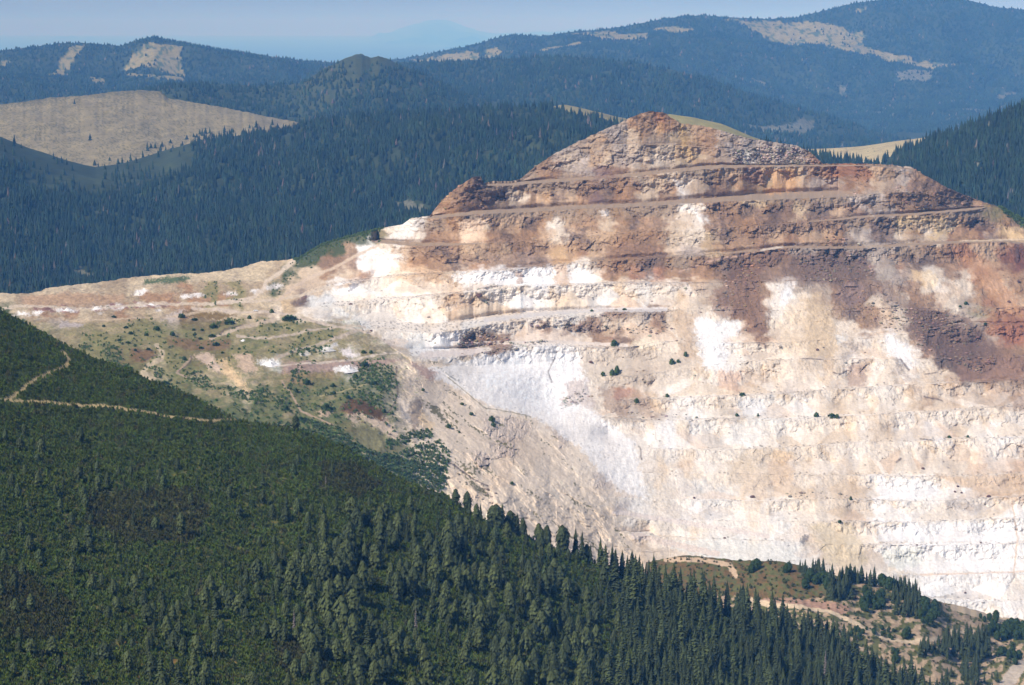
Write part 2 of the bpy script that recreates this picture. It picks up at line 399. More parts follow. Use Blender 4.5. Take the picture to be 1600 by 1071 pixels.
HI = hill('saddle_meadow', [(1100, 260, 5200), (1180, 228, 5200), (1240, 233, 5200), (1270, 233, 5200), (1310, 231, 5100), (1350, 228, 5000), (1400, 221, 4900), (1440, 216, 4800), (1475, 210, 4700), (1510, 202, 4600), (1540, 194, 4500), (1570, 182, 4400), (1720, 140, 4300)],
          [(1100, 300, 4400), (1300, 290, 4300), (1400, 280, 4200), (1720, 330, 4000)], 50, px0=1130, step=2.0, seed=28, relief=0.002, wl=300, back=(500, 150),
          colorf=hill_color([[(1100, 100), (1560, 100), (1560, 400), (1100, 400)]], speck=0.02, mcol=lin((190, 172, 128)) * 0.75))
clear_r = [[(1516, 262), (1528, 260), (1540, 266), (1536, 274), (1520, 272)], [(1572, 262), (1580, 268), (1574, 278)]]
HJ = hill('forest_hill', [(1100, 300, 4200), (1200, 258, 4200), (1260, 242, 4200), (1285, 246, 4150), (1330, 254, 4100), (1375, 258, 4050), (1392, 246, 4000), (1410, 236, 3950), (1440, 223, 3900), (1480, 210, 3800), (1520, 198, 3750), (1550, 186, 3700), (1600, 168, 3650), (1720, 125, 3600)],
          [(1100, 330, 3500), (1300, 300, 3500), (1460, 320, 3400), (1600, 380, 3200), (1720, 430, 3200)], 90, px0=1130, seed=29, relief=0.008, wl=300, back=(500, 180),
          colorf=hill_color([], clear_r))

# far forests: one mass of trees per hillside
def not_in(polys, s=12.0, a=6.0, leak=0.02):
    def f(x, y):
        return np.where(mask_of(x, y, polys, s, a), leak, 1.0)
    return f
def forest(H, n, ht, wd, tpl, dens, seed, label, bc=FCOL, cv=0.3):
    Q, x, y = scatter(H, n, dens, seed)
    r_ = np.random.default_rng(seed + 1)
    hh = ht * (0.65 + 0.7 * r_.random(len(Q)))
    Q = Q - np.array([0, 0, 0.5])
    cc = bc * (1 + 0.35 * fbm(x / 35, y / 22, seed + 5, 3))[:, None]
    dead = r_.random(len(Q)) < 0.008 + 0.035 * (fbm(x / 30, y / 30, seed + 9, 2) > 0.5)
    cc = np.where(dead[:, None], np.array([0.13, 0.105, 0.085]), cc)
    return merged('forest', Q, hh, wd * (0.75 + 0.5 * r_.random(len(Q))), tpl, M_far, None, cv, seed, label, colors=cc)
forest(HB, 14000, 11, 10, T_FAR, not_in(far_left_meadow, leak=0.04), 31, 'far blue conifer forest on the hill range at the upper left')
forest(HC, 42000, 12, 11, T_FAR, not_in(far_right_meadow + clear_cuts, leak=0.05), 32, 'far blue conifer forest on the high mountain range')
forest(HD, 16000, 14, 9, T_FAR, not_in(clear_mid, leak=0.04), 33, 'blue conifer forest on the ridge behind the rocky peak')
forest(HE, 12000, 12, 8, T_FAR, lambda x, y: sm(20, 110, np.hypot(x - 570, (y - 85) * 2.0)) * 0.95 + 0.05, 34, 'dark conifer forest round the conical hill')
def dg(x, y):
    d = not_in(clear_g, 8, 6)(x, y)
    d = np.where(pip(x, y, [(855, 150), (1100, 150), (1100, 260), (985, 200), (955, 196), (925, 186), (900, 176), (880, 171), (865, 168)]), 0.0, d)
    # smooth scrubby shoulder at the left
    d = d * np.where(x < 300, 0.04 + 0.96 * sm(0, 70, y - il(x, [(0, 214), (150, 261), (300, 250)]) - 25 * (x < 160)), 1.0)
    return d
forest(HG, 22000, 15, 6.8, T_MID, dg, 35, 'deep blue-green spruce forest on the valley side behind the waste plateau')
forest(HJ, 8000, 15, 6.8, T_MID, not_in(clear_r, 8, 6), 36, 'dark spruce forest on the hill right of the saddle meadow')
forest(HI, 3000, 15, 7, T_MID, lambda x, y: np.where((y > il(x, [(1130, 226), (1400, 262), (1500, 240), (1560, 190)]) + 9) & (x > 0) | (x > 1560), 1.0, 0.0), 37, 'spruces at the foot of the saddle meadow')
forest(HH, 500, 14, 7, T_MID, lambda x, y: np.where(x > 1170, 0.8, 0.0), 38, 'spruces on the flank of the grass hill behind the peak')
forest(HF, 1500, 14, 8, T_MID, lambda x, y: np.where((y > il(x, [(0, 300), (150, 262), (215, 244), (300, 214), (420, 200), (480, 194)]) - 5), 0.7, 0.004), 39, 'spruces creeping up the lower edge of the meadow hill')

# ------------------------------------------------------------------ the mine: plateau, pit and peak as one terrain
CTRL = [(-80,465,2340),(0,460,2350),(0,530,2010),(200,438,2450),(200,530,2000),(200,600,1830),(200,640,1760),(400,412,2480),(400,484,2180),(400,560,1930),(400,650,1760),(400,690,1720),
(520,378,2380),(470,405,2420),(500,450,2250),(530,500,2110),(600,357,2300),(600,440,2230),(600,480,2160),(620,520,2080),(600,545,2000),(610,600,1880),(600,660,1800),(600,740,1720),
(700,337,2260),(750,285,2290),(700,430,2200),(700,465,2150),(700,515,2070),(700,556,2020),(700,620,1930),(700,700,1800),(700,790,1720),
(800,285,2320),(867,240,2330),(850,414,2210),(850,540,2070),(850,620,2020),(850,660,1950),(800,700,1850),(850,760,1800),(850,850,1740),
(1000,276,2290),(1016,174,2350),(1000,322,2255),(1000,404,2205),(1000,442,2170),(1000,488,2120),(1000,540,2085),(1000,624,2015),(1000,656,1985),(1000,702,1930),(1000,780,1860),(1000,850,1800),(1000,900,1770),
(1285,257,2320),(1200,310,2260),(1200,390,2200),(1200,560,2065),(1200,650,1985),(1200,780,1870),(1200,860,1800),(1200,930,1740),
(1423,262,2330),(1400,385,2220),(1400,600,2030),(1400,745,1900),(1400,850,1820),(1400,960,1760),
(1600,343,2330),(1600,430,2210),(1600,594,2040),(1600,775,1880),(1600,940,1780),(1700,1000,1750),(1700,380,2300),(1700,700,1940),(-80,560,1950)]
ct = np.array(CTRL, float)
def tps_fit(x, y, v, lam):
    n = len(x); d = np.hypot(x[:, None] - x, y[:, None] - y)
    K = np.where(d > 0, d * d * np.log(d + 1e-9), 0) + lam * np.eye(n)
    Pm = np.stack([np.ones(n), x, y], 1)
    A = np.block([[K, Pm], [Pm.T, np.zeros((3, 3))]])
    return np.linalg.solve(A, np.concatenate([v, np.zeros(3)]))
sol = tps_fit(ct[:, 0] / 100, ct[:, 1] / 100, ct[:, 2], 0.08)
def baseD(px, py):
    px = np.clip(px, -80, 1700)
    x = px / 100; y = py / 100; s = sol[-3] + sol[-2] * x + sol[-1] * y
    for (a, b, _), wgt in zip(CTRL, sol[:-3]):
        d2 = (x - a / 100) ** 2 + (y - b / 100) ** 2 + 1e-12
        s = s + wgt * d2 * 0.5 * np.log(d2)
    return s
SKY = [(-80, 462), (0, 460), (45, 458), (62, 455), (70, 450), (110, 447), (150, 442), (185, 437), (225, 431), (270, 428), (300, 428), (340, 425), (380, 418), (405, 411), (440, 407), (465, 404), (480, 396), (500, 384), (520, 376), (560, 366), (600, 356), (629, 351), (641, 342), (672, 337), (689, 315), (719, 290), (739, 277), (751, 275), (756, 287), (766, 284), (800, 283), (813, 280), (837, 260), (867, 240), (905, 221), (952, 199), (969, 192), (985, 184), (1002, 177), (1016, 174), (1036, 176), (1050, 184), (1064, 193), (1099, 197), (1127, 204), (1156, 213), (1185, 219), (1214, 223), (1242, 227), (1265, 237), (1285, 256), (1356, 256), (1389, 258), (1423, 261), (1440, 271), (1473, 290), (1507, 305), (1540, 317), (1564, 324), (1600, 343), (1640, 365), (1720, 395)]
# bench crest lines (px, py), bench weight (px, w), bench thickness (px, pixels)
B = [
 ([(-80,0),(900,200),(940,226),(1000,225),(1070,228),(1130,234),(1200,242),(1280,250),(1720,250)], [(930,0),(980,.5),(1080,.5),(1140,0)], [(0,2)]),
 ([(-80,0),(740,280),(756,291),(800,290),(840,287),(900,283),(984,277),(1060,269),(1127,263),(1199,261),(1286,260),(1360,260),(1420,265),(1720,300)], [(752,0),(765,1),(1400,1),(1440,0)], [(756,5),(1000,5),(1100,6),(1200,3),(1420,3)]),
 ([(-80,0),(620,330),(641,344),(700,340),(749,335),(840,331),(901,327),(984,324),(1070,319),(1130,316),(1200,313),(1305,309),(1345,306),(1400,300),(1720,330)], [(640,0),(655,1),(1310,1),(1350,0)], [(640,4),(750,6),(1000,6),(1120,8),(1200,11),(1300,11)]),
 ([(-80,0),(560,366),(585,380),(640,385),(700,385),(800,378),(900,371),(1000,363),(1100,358),(1200,352),(1300,345),(1355,340),(1406,338),(1473,333),(1517,329),(1545,324),(1600,348),(1720,400)], [(575,0),(590,1),(690,1),(760,.15),(1250,.2),(1340,.8),(1520,1),(1550,0)], [(585,6),(700,5),(1350,4)]),
 ([(-80,464),(200,445),(400,440),(466,466),(500,453),(545,443),(624,431),(699,428),(783,424),(867,414),(935,409),(1002,405),(1070,401),(1127,398),(1188,393),(1222,388),(1330,389),(1397,386),(1465,382),(1566,378),(1720,405)], [(455,0),(480,1),(1610,1)], [(480,6),(620,3),(1100,3),(1400,4)]),
 ([(-80,468),(200,455),(400,465),(420,484),(460,486),(500,481),(555,477),(597,470),(665,464),(766,454),(817,447),(867,447),(928,444),(1002,443),(1070,444),(1094,443),(1200,440),(1400,437),(1720,436)], [(480,0),(520,1),(1080,1),(1120,.1),(1700,.15)], [(540,7),(620,4),(700,3)]),
 ([(-80,474),(200,465),(400,485),(500,500),(560,512),(614,518),(680,521),(732,514),(766,507),(834,499),(900,494),(935,491),(1000,489),(1036,487),(1080,484),(1200,486),(1400,483),(1720,480)], [(540,0),(580,1),(1030,1),(1070,.1),(1700,.15)], [(560,8),(620,15),(730,15),(830,12),(930,8),(1030,4)]),
 ([(-80,480),(200,480),(400,505),(560,535),(600,543),(640,556),(658,559),(732,556),(753,551),(786,545),(851,541),(935,544),(979,544),(1029,535),(1060,533),(1137,537),(1212,537),(1300,530),(1400,525),(1499,507),(1600,508),(1720,508)], [(620,0),(645,1),(860,1),(1020,.7),(1060,.15),(1120,.2),(1145,.7),(1210,.7),(1280,.15),(1440,.2),(1490,1),(1700,1)], [(650,13),(740,12),(800,5),(900,4),(1000,2),(1700,3)]),
 ([(-80,486),(200,492),(400,525),(600,565),(760,592),(880,588),(935,587),(986,589),(1060,578),(1137,567),(1215,563),(1330,562),(1400,562),(1720,556)], [(900,0),(930,1),(1000,1),(1060,.5),(1130,.5),(1200,.9),(1330,.9),(1400,.1)], [(0,2)]),
 ([(-80,492),(200,504),(400,545),(600,590),(800,622),(900,628),(965,629),(1012,625),(1070,622),(1161,619),(1229,616),(1279,611),(1347,607),(1431,601),(1499,599),(1600,594),(1720,590)], [(930,0),(965,1),(1700,1)], [(0,2.5)]),
 ([(-80,497),(200,516),(400,565),(600,610),(800,648),(900,652),(952,654),(1002,657),(1070,657),(1154,654),(1229,656),(1313,651),(1347,649),(1414,647),(1526,639),(1600,635),(1720,630)], [(920,0),(950,1),(1700,1)], [(0,2.5)]),
 ([(-80,501),(200,528),(400,585),(600,632),(800,675),(950,697),(1060,703),(1150,703),(1250,699),(1347,690),(1414,691),(1499,686),(1600,684),(1720,680)], [(980,0),(1040,.6),(1250,.7),(1330,1),(1700,1)], [(0,2)]),
 ([(-80,505),(200,540),(400,600),(600,652),(800,700),(950,738),(1100,740),(1200,742),(1372,744),(1441,746),(1510,744),(1600,739),(1720,735)], [(1000,0),(1250,.2),(1330,.5),(1370,1),(1700,1)], [(0,2.2)]),
 ([(-80,509),(200,552),(400,615),(600,672),(800,725),(950,778),(1060,780),(1129,783),(1216,783),(1285,780),(1372,782),(1441,784),(1545,779),(1600,776),(1720,772)], [(960,0),(1010,1),(1700,1)], [(0,2.2)]),
 ([(-80,513),(200,563),(400,630),(600,692),(800,750),(950,805),(1000,812),(1200,815),(1254,815),(1365,816),(1420,817),(1493,813),(1600,810),(1720,806)], [(1150,0),(1250,.6),(1360,1),(1700,1)], [(0,2)]),
 ([(-80,517),(200,574),(400,645),(600,710),(800,772),(950,828),(1000,838),(1200,845),(1300,851),(1365,852),(1476,853),(1562,850),(1720,846)], [(960,0),(1010,.8),(1120,.6),(1200,0),(1340,.4),(1370,1),(1700,1)], [(1000,10),(1120,8),(1200,2),(1700,2)]),
 ([(-80,521),(200,585),(400,658),(600,728),(800,795),(950,848),(1000,862),(1200,872),(1300,885),(1441,902),(1510,898),(1600,895),(1720,890)], [(1400,0),(1440,1),(1700,1)], [(0,2)]),
 ([(-80,525),(200,597),(400,672),(600,742),(800,815),(950,868),(1000,880),(1200,892),(1300,908),(1400,925),(1490,941),(1600,940),(1720,935)], [(1440,0),(1480,1),(1700,1)], [(0,3)]),
]
BOT = [(-80, 535), (0, 545), (145, 612), (300, 665), (400, 700), (540, 750), (700, 815), (862, 880), (1000, 910), (1200, 945), (1450, 1000), (1600, 1010), (1720, 1020)]

px = np.concatenate([np.linspace(-620, -80, 60)[:-1], np.arange(-80, 1700.1, 1.45), np.linspace(1702, 2250, 60)])
nc = len(px)
skyl = il(px, SKY) + 1.3 * fbm(px / 9.0, px * 0, 201, 4) * (0.3 + 0.7 * sm(630, 680, px))
lines = [skyl]; kinds = [('sky', None)]
prev = skyl
crest_rows = []
for k, (ln, wt, th) in enumerate(B):
    y = il(px, ln) + 0.9 * fbm(px / 16.0, px * 0 + k, 210 + k, 4)
    y = np.maximum(y, prev + 0.6)
    wgt = np.interp(px, [a for a, b in wt], [b for a, b in wt])
    if k > 7: wgt = wgt * (0.25 + 0.75 * sm(-0.35, 0.1, fbm(px / 110.0, px * 0 + k * 5.3, 207, 2)))
    t = np.interp(px, [a for a, b in th], [b for a, b in th]) * wgt
    t = np.minimum(t, (y - prev) * 0.6)
    toe = y - np.maximum(t, 0.25)
    crest_rows.append((toe, y, wgt))
    prev = y
bot = np.maximum(il(px, BOT), prev + 2)
# depth: from the bottom upwards
segs = []
Dl = baseD(px, bot)
ys = [bot]; Ds = [Dl]; typ = ['bot']
for k in range(len(B) - 1, -1, -1):
    toe, y, wgt = crest_rows[k]
    D = np.maximum(baseD(px, y), Ds[-1] + 0.20 * (ys[-1] - y) * 0.55)
    ys.append(y); Ds.append(D); typ.append('crest%d' % k)
    Dt = D * tanel(y) / tanel(toe)
    ys.append(toe); Ds.append(Dt); typ.append('toe%d' % k)
D = np.maximum(baseD(px, skyl), Ds[-1] + 0.25 * (ys[-1] - skyl) * 0.55)
ys.append(skyl); Ds.append(D); typ.append('sky')
ys = ys[::-1]; Ds = Ds[::-1]; typ = typ[::-1]
def fans(seed, lo=18, hi=70):
    r_ = random.Random(seed); x = -90.0
    hmax = np.zeros(nc); cones = []
    while x < 1730:
        w_ = r_.uniform(lo, hi); c = x + w_ * 0.5; hf = r_.uniform(0.35, 1.0); t_ = r_.random()
        hh = hf * np.clip(1 - np.abs(px - c) / (w_ * 0.9), 0, 1)
        a, b = np.searchsorted(px, (c - w_ * 0.9, c + w_ * 0.9))
        cones.append((a, b, hh[a:b] + 0.03 * pn(px[a:b] / 3.0, c, 323), t_, c))
        hmax = np.maximum(hmax, hh)
        x += w_ * r_.uniform(0.35, 0.9)
    r_.shuffle(cones)
    return np.clip(hmax, 0, 0.95), cones
def which(cones, h_):
    fi = np.zeros(nc); fc = np.array(px)
    for a, b, hh, t_, c in cones:
        m = hh > h_
        fi[a:b][m] = t_; fc[a:b][m] = c
    return fi, fc
FHr, FIr, FCr, WFr = [], [], [], []
ZN = np.zeros(nc)
PYr, Dr, FT, KI = [], [], [], []     # FT: height fraction in the face (0 toe .. 1 crest), -1 on flats
W_rows = []
apron = 0.46 + 0.06 * fbm(px / 80.0, px * 0 + 3, 240, 2)
for s in range(len(ys) - 1):
    y0, y1, d0, d1 = ys[s], ys[s + 1], Ds[s], Ds[s + 1]
    flat = typ[s].startswith('toe')
    fh, cones = fans(900 + s); fi = np.zeros(nc); fcx = np.array(px)
    n = max(1, int(np.ceil((y1 - y0).max() / 1.35))) if not flat else max(1, int(np.ceil((y1 - y0).max() / 1.5)))
    for i in range(n):
        t = i / n
        PYr.append(y0 + (y1 - y0) * t)
        if not flat: fi, fcx = which(cones, 1 - t)
        FHr.append(fh); FIr.append(fi); FCr.append(fcx)
        _wu = crest_rows[int(typ[s][5:])][2] if typ[s].startswith('crest') else ZN; _wl = crest_rows[int(typ[s + 1][3:])][2] if typ[s + 1].startswith('toe') else ZN
        WFr.append(_wu * (1 - t) + _wl * t)
        if flat:
            # keep the level: z goes linearly between the two
            z0 = -tanel(y0) * d0; z1 = -tanel(y1) * d1
            z = z0 + (z1 - z0) * t
            Dr.append(-z / tanel(PYr[-1])); FT.append(np.full(nc, -1.0))
            kk = int(typ[s][3:]); W_rows.append(crest_rows[kk][2])
        else:
            hfrac = 1 - t     # 1 at the upper crest, 0 at the lower toe
            ap = np.clip(apron + 0.03 * fbm(px / 60.0, px * 0 + s * 3.1, 250 + s, 2), 0.2, 0.75)
            # apron (gentle) takes most of the run, the wall above it is steep
            run = np.where(hfrac < ap, hfrac / ap * 0.72, 0.72 + (hfrac - ap) / (1 - ap) * 0.28)
            wk = crest_rows[int(typ[s + 1][5:])][2] if typ[s + 1].startswith('crest') else np.zeros(nc)
            wu = crest_rows[int(typ[s][5:])][2] if typ[s].startswith('crest') else (np.zeros(nc))
            run = run * wu + hfrac * (1 - wu)
            Dr.append(d1 + (d0 - d1) * run); FT.append(np.full(nc, hfrac)); W_rows.append(wk * 0 + wu)
WFr.append(ZN); FHr.append(fh); FIr.append(fi); FCr.append(fcx); PYr.append(ys[-1]); Dr.append(Ds[-1]); FT.append(np.zeros(nc)); W_rows.append(np.zeros(nc))
PY = np.array(PYr); DD = np.array(Dr); FT = np.array(FT); WB = np.array(W_rows)
PX = np.broadcast_to(px, PY.shape).copy()
WF = np.array(WFr); FH = np.array(FHr); FI = np.array(FIr); FCX = np.array(FCr)

# ----- colour chart of the ground: what rock or turf lies where, in 20 px cells of the photograph
PAL = dict(W=(246,242,240), w=(242,230,216), c=(234,216,194), t=(214,192,166), o=(204,172,138), y=(206,181,146), b=(172,137,104), p=(160,128,102), k=(128,106,92), g=(184,168,155), r=(174,124,90), R=(130,86,68), n=(168,145,122), l=(226,223,218),
           d=(178,158,130), D=(202,184,156), v=(146,137,94), V=(112,114,74), s=(84,94,60), m=(120,100,68))
A_ = {410:'..................DD',430:'...........DDDDDDDDD',450:'DDDDDDDDddDDddbdvdvd',470:'Ddnnnnnnnddbbbdbvbvd',490:'sDdbdbDddbddDdbDDDDD',510:'ssdDgdddddvvvgmmmmvd',530:'ssssddvvvvvvvvVvvVds',550:'sssssdvvVmvdvvmmmmvv',570:'ssssssdVsmmvDvvmvvdd',590:'sssssssVssVDDvVDDtDt',610:'ssssssssssVDVVmdddct',630:'sssssssssssssVVssdsc',650:'ssssssssssssssvmssVs'}
B_ = {290:'...............bbknn',310:'..............obpkbk',330:'.............bbbkpnn',350:'...........wwnnbtcbo',370:'.......ssvwwwbbbctbk',390:'....sssbWWwobbkboobo',410:'DdDsspppWwwobbbkbbbb',430:'DdsttbtopwccoootwWWW',450:'dsttttWWlwcttttowwwc',470:'DDykllwwcwwwwwcooccw',490:'dcycwwllwwwwwtcotwtc',
 510:'vVvvdVdllwwwwcwcllww',530:'VddvvvdddDwllwWWpppp',550:'dvvvDwdwdnnDllWwpwpp',570:'dWdVVbbVVVDDdddldwWW',590:'ddbbbbdWsVVmDbbdwwWW',610:'vdVsVVVVssVntnttcwWW',630:'sVVVVdVVvsstnnttcwww',650:'ssdVVVsVVmVtctnttccw',670:'VsVvdVsmmmstcttntttc',690:'mVvdvvdmcwctctnttttp',710:'mmVVvdVdcwVttcttnttp',730:'mmVsssssvVsVsctttptp',750:'sssssssssVssVsttttpp',770:'sssssssssssssssttttt'}
C_ = {170:'..........bbb.......',190:'........gbbrbb......',210:'.......ggtboyyobggg.',230:'....ggoggtnttyobgggg',250:'...gtgotggtctyyngglg',270:'..bpgggpptpttnnnooyo',290:'nnnnnbpkbpttbwtkpoby',310:'cbokobpkbptpbwoppoyy',330:'nnnnnnnnnnnnnwwbpbkp',350:'okbwobbtbkbpttwbkbbp',370:'bbockkoobbbbtccykbbp',390:'ppboobopppppt ggyobop'.replace(' ',''),410:'pppoownbbbkknnbpkkbp',430:'WWWWoWwbbrkrbpbbkkpp',450:'wwWwwwwwcwlcwwonnppb',470:'WWwccwllcclwcttnkpbb',
 490:'twwwlwwppngptttwcppp',510:'twpwpppttctpttWWwwpp',530:'wwwwwwppktccctnWWwtp',550:'WWWWWwwttgtccttWWwcc',570:'WWWWWwwttttttttWWwcc',590:'WWWWWwcctnpcwwwcwwoo',610:'WWWWWwtcnrtwwwwwcocc',630:'wwWWWwtcnngtwWwccwlw',650:'ycwwWwwcnntgwwwwtgll',670:'ttcwwwcwwwwWWwllwlww',690:'pgttcwwocwwwWWwwlllw',710:'gttttcwocwwcwwwcwcyy',730:'ttttcccwlcwcwowwcyyc',750:'tttttccwlwwcwwlcctyy',770:'tttttttcwwlccwlwlcyo',790:'tttttttcwlwcwwWwlwWw',810:'tnttttttcwlcwWwWwwww',830:'tttttttttcwccwwwlwww',850:'tttttttttttccc wwlllw'.replace(' ',''),870:'tttttttttttttcclllll'}
D_ = {230:'g...................',250:'gggp................',270:'yyybbrrrongbbppppppp',290:'yoogggbbtngpkppgpppp',310:'nnnnnngggbbkbkbkpppp',330:'kpykkoppggbbkbnnnvvs',350:'kpppppnnkkyyyyykkpbb',370:'obooobggkkcbccbopgyy',390:'bpggkkggggnnbbrroorR',410:'bpkkkkkkgbpkkbbrooRR',430:'bpkkkkkkgggtwwbcroob',450:'wWnnnpppbgpbtwtcboob',470:'wWcynpkpcgtpbttnbroo',490:'wcwnypkbbotpkpcnvbrr',510:'cwcnyccbbotkkkpnnrrr',530:'tctnyltwcWcbkkbkknrr',
 550:'cccnntgtwcWwbkkkkppb',570:'tcttttwowcgwckkkkppp',590:'cctcwwtowwgwtcokpppp',610:'cgttcttcwwcoccoctooo',630:'lwWWwcwWtcctpcoctnnp',650:'lwwwccwcctwwcwwccwww',670:'wwcccccwtnwwWcnccWww',690:'cwcccccwtcwwwWccwwWw',710:'yyccccwwcttctcoocwwo',730:'ooctcwwwctctcttcowwo',750:'oocwtttcWwwwwctctcoo',770:'cwttttttWwllWWcWctoo',790:'wcccctttWWwcwwggwwWW',810:'WwccctttWWWWwwwwwwWl',830:'wlwycccctWWWwWWlwWWW',850:'lllyyycccWWWWWWWWWww',870:'lllwcyytcwlwwwWwwWWl',890:'lllwcccccwllwWWlWWWl',910:'lllwccccwlllWWWWWwWw',930:'llllccccwwwWWllWWwWW',950:'lllllcccwwwwWlllWWWw'}
ROWS = list(range(170, 960, 20))
chart = [[None] * 80 for _ in ROWS]
for ci, blk in enumerate((A_, B_, C_, D_)):
    for j, y in enumerate(ROWS):
        s = blk.get(y)
        if s:
            assert len(s) == 20, (ci, y, len(s), s)
            for i, ch in enumerate(s):
                if ch != '.': chart[j][ci * 20 + i] = ch
for i in range(80):
    lastc = None
    for j in range(len(ROWS) - 1, -1, -1):
        if chart[j][i] is None: chart[j][i] = lastc
        lastc = chart[j][i]
    lastc = None
    for j in range(len(ROWS)):
        if chart[j][i] is None: chart[j][i] = lastc or 's'
        lastc = chart[j][i]
CH = np.array([[PAL[c] for c in row] for row in chart], float)
CHL = lin(CH)
CHR = np.array([[dict(W=.25, w=.25, c=.25, t=.3, o=.45, y=.4, b=.65, p=.8, k=1.0, g=.7, r=.7, R=.8, n=.1, l=.35, d=.15, D=.1, v=.1, V=.15, s=.2, m=.15)[c] for c in row] for row in chart], float)
_wm = np.where(np.array(ROWS) > 600, 0.24, np.where(np.array(ROWS) > 430, 0.2, 0.0))[:, None, None] * ((CHR < 0.5) * (np.arange(80) > 28)[None, :])[..., None]
CHL = CHL * (1 - _wm) + _wm * lin((244, 234, 224))
_pd = np.pad(CHL, ((1, 1), (1, 1), (0, 0)), mode='edge')
_bl = sum(_pd[a:a + len(ROWS), b:b + 80] for a in range(3) for b in range(3)) / 9
_mx = np.where(np.array(ROWS) > 580, 0.5, 0.25)[:, None, None] * np.where(np.arange(80) > 26, 1, 0.4)[None, :, None]
CHL = CHL * (1 - _mx) + _bl * _mx
ROCKY = dict(W=.25, w=.25, c=.25, t=.3, o=.45, y=.4, b=.65, p=.8, k=1.0, g=.7, r=.7, R=.8, n=.1, l=.35, d=.15, D=.1, v=.1, V=.15, s=.2, m=.15)
CHR = np.array([[ROCKY[c] for c in row] for row in chart], float)
def sample_chart(px, py, A, soft=0.5):
    """A sampled with cells sharpened: soft=1 is bilinear, 0 nearest"""
    gx = np.clip((px - 10) / 20.0, 0, 78.999); gy = np.clip((py - 170) / 20.0, 0, len(ROWS) - 1.001)
    ix = gx.astype(int); iy = gy.astype(int)
    fx = gx - ix; fy = gy - iy
    e = 0.5 - 0.5 * soft
    fx = np.clip((fx - e) / (1 - 2 * e + 1e-6), 0, 1); fy = np.clip((fy - e) / (1 - 2 * e + 1e-6), 0, 1)
    if A.ndim == 3: fx = fx[..., None]; fy = fy[..., None]
    return (A[iy, ix] * (1 - fx) + A[iy, ix + 1] * fx) * (1 - fy) + (A[iy + 1, ix] * (1 - fx) + A[iy + 1, ix + 1] * fx) * fy

# rough rock relief
X0 = at(PX, PY, DD)
Xw, Zw, Yw = X0[..., 0], X0[..., 2], X0[..., 1]
wx = PX + 13 * fbm(PX / 20, PY / 15, 260, 5); wy = PY + 11 * fbm(PX / 24 + 9, PY / 13, 261, 5)
wy = np.where(FT < 0, PY, wy)
CB = sample_chart(wx, wy, CHL, 0.45)
ROK = sample_chart(wx, wy, CHR, 0.8)
pit = sm(430, 520, PX) * 1.0
pit = np.where((PX < 660) & (PY > il(PX, [(420, 486), (500, 498), (560, 514), (600, 535), (640, 560), (660, 600)])), 0.0, pit)
pit = np.where((PX < 800) & (PY > il(PX, [(560, 500), (620, 640), (680, 720), (720, 790)])) & (PX < il(PY, [(500, 640), (600, 640), (640, 600), (690, 690), (760, 720), (800, 760)])), 0.0, pit)
onface = (FT >= 0).astype(float)
_fe = FH * 0.9 + 0.06 * fbm(PX / 5.0, PY / 5.0, 269, 3)
steep = sm(-0.04, 0.05, FT - _fe) * sm(0.10, 0.42, FT + 0.12 * fbm(PX / 9.0, PY / 9.0, 268, 3))
steep = 0.5 + (steep - 0.5) * np.clip(WF * 1.3, 0, 1)
crag = fbm(Xw / 14.0, Zw / 16.0, 270, 5)
rib = ridged(Xw / 13.0 + 0.8 * fbm(Xw / 20, Zw / 20, 275, 3), Zw / 26.0, 271, 4)
Zo = Zw
Zw = np.where(FT < 0, Yw * 0.8, Zw)
f1, f2, cid = worley(Xw / 4.6 + 0.3 * fbm(Xw / 3, Zw / 3, 277, 2), Zw / 3.4, 272)
g1, g2, gid = worley(Xw / 12.0, Zw / 9.0 + 7, 273)
blocks = (0.5 - f1) * 1.6 + (cid - 0.5) * 1.6
big = (gid - 0.5) * 4.5 + (0.6 - g1) * 2.0
disp = pit * onface * ((0.5 + 1.6 * ROK) * (1.7 * crag * (0.25 + 1.05 * steep)) + 1.2 * (rib - 0.5) * (0.10 + 0.90 * steep) + ROK * (blocks * (0.4 + 0.6 * steep) + big * (0.15 + 0.85 * steep)) )
disp *= 0.55 + 0.35 * sm(0.3, 0.8, ROK)
disp += pit * onface * (1 - steep) * 2.8 * sm(0, 0.5, FH - FT) * sm(0.0, 0.2, FT) * WF            # talus cones stand proud of the wall
disp += pit * onface * steep * (1.5 * fbm(Xw / 4.5, Zw / 4.0, 306, 4) + 1.5 * fbm(Xw / 11.0, Zw / 8.0, 324, 3) + 0.8 * (gid - 0.5) * sm(0.1, 0.3, FT))
DD2 = DD - disp
P = X0.copy(); P[..., 1] -= disp
# plateau relief: heaps, hollows, scarps
pl = (1 - pit)
P[..., 2] += pl * (1.5 * fbm(Xw / 35, Yw / 60, 280, 4) + 0.9 * fbm(Xw / 9, Yw / 14, 281, 4))
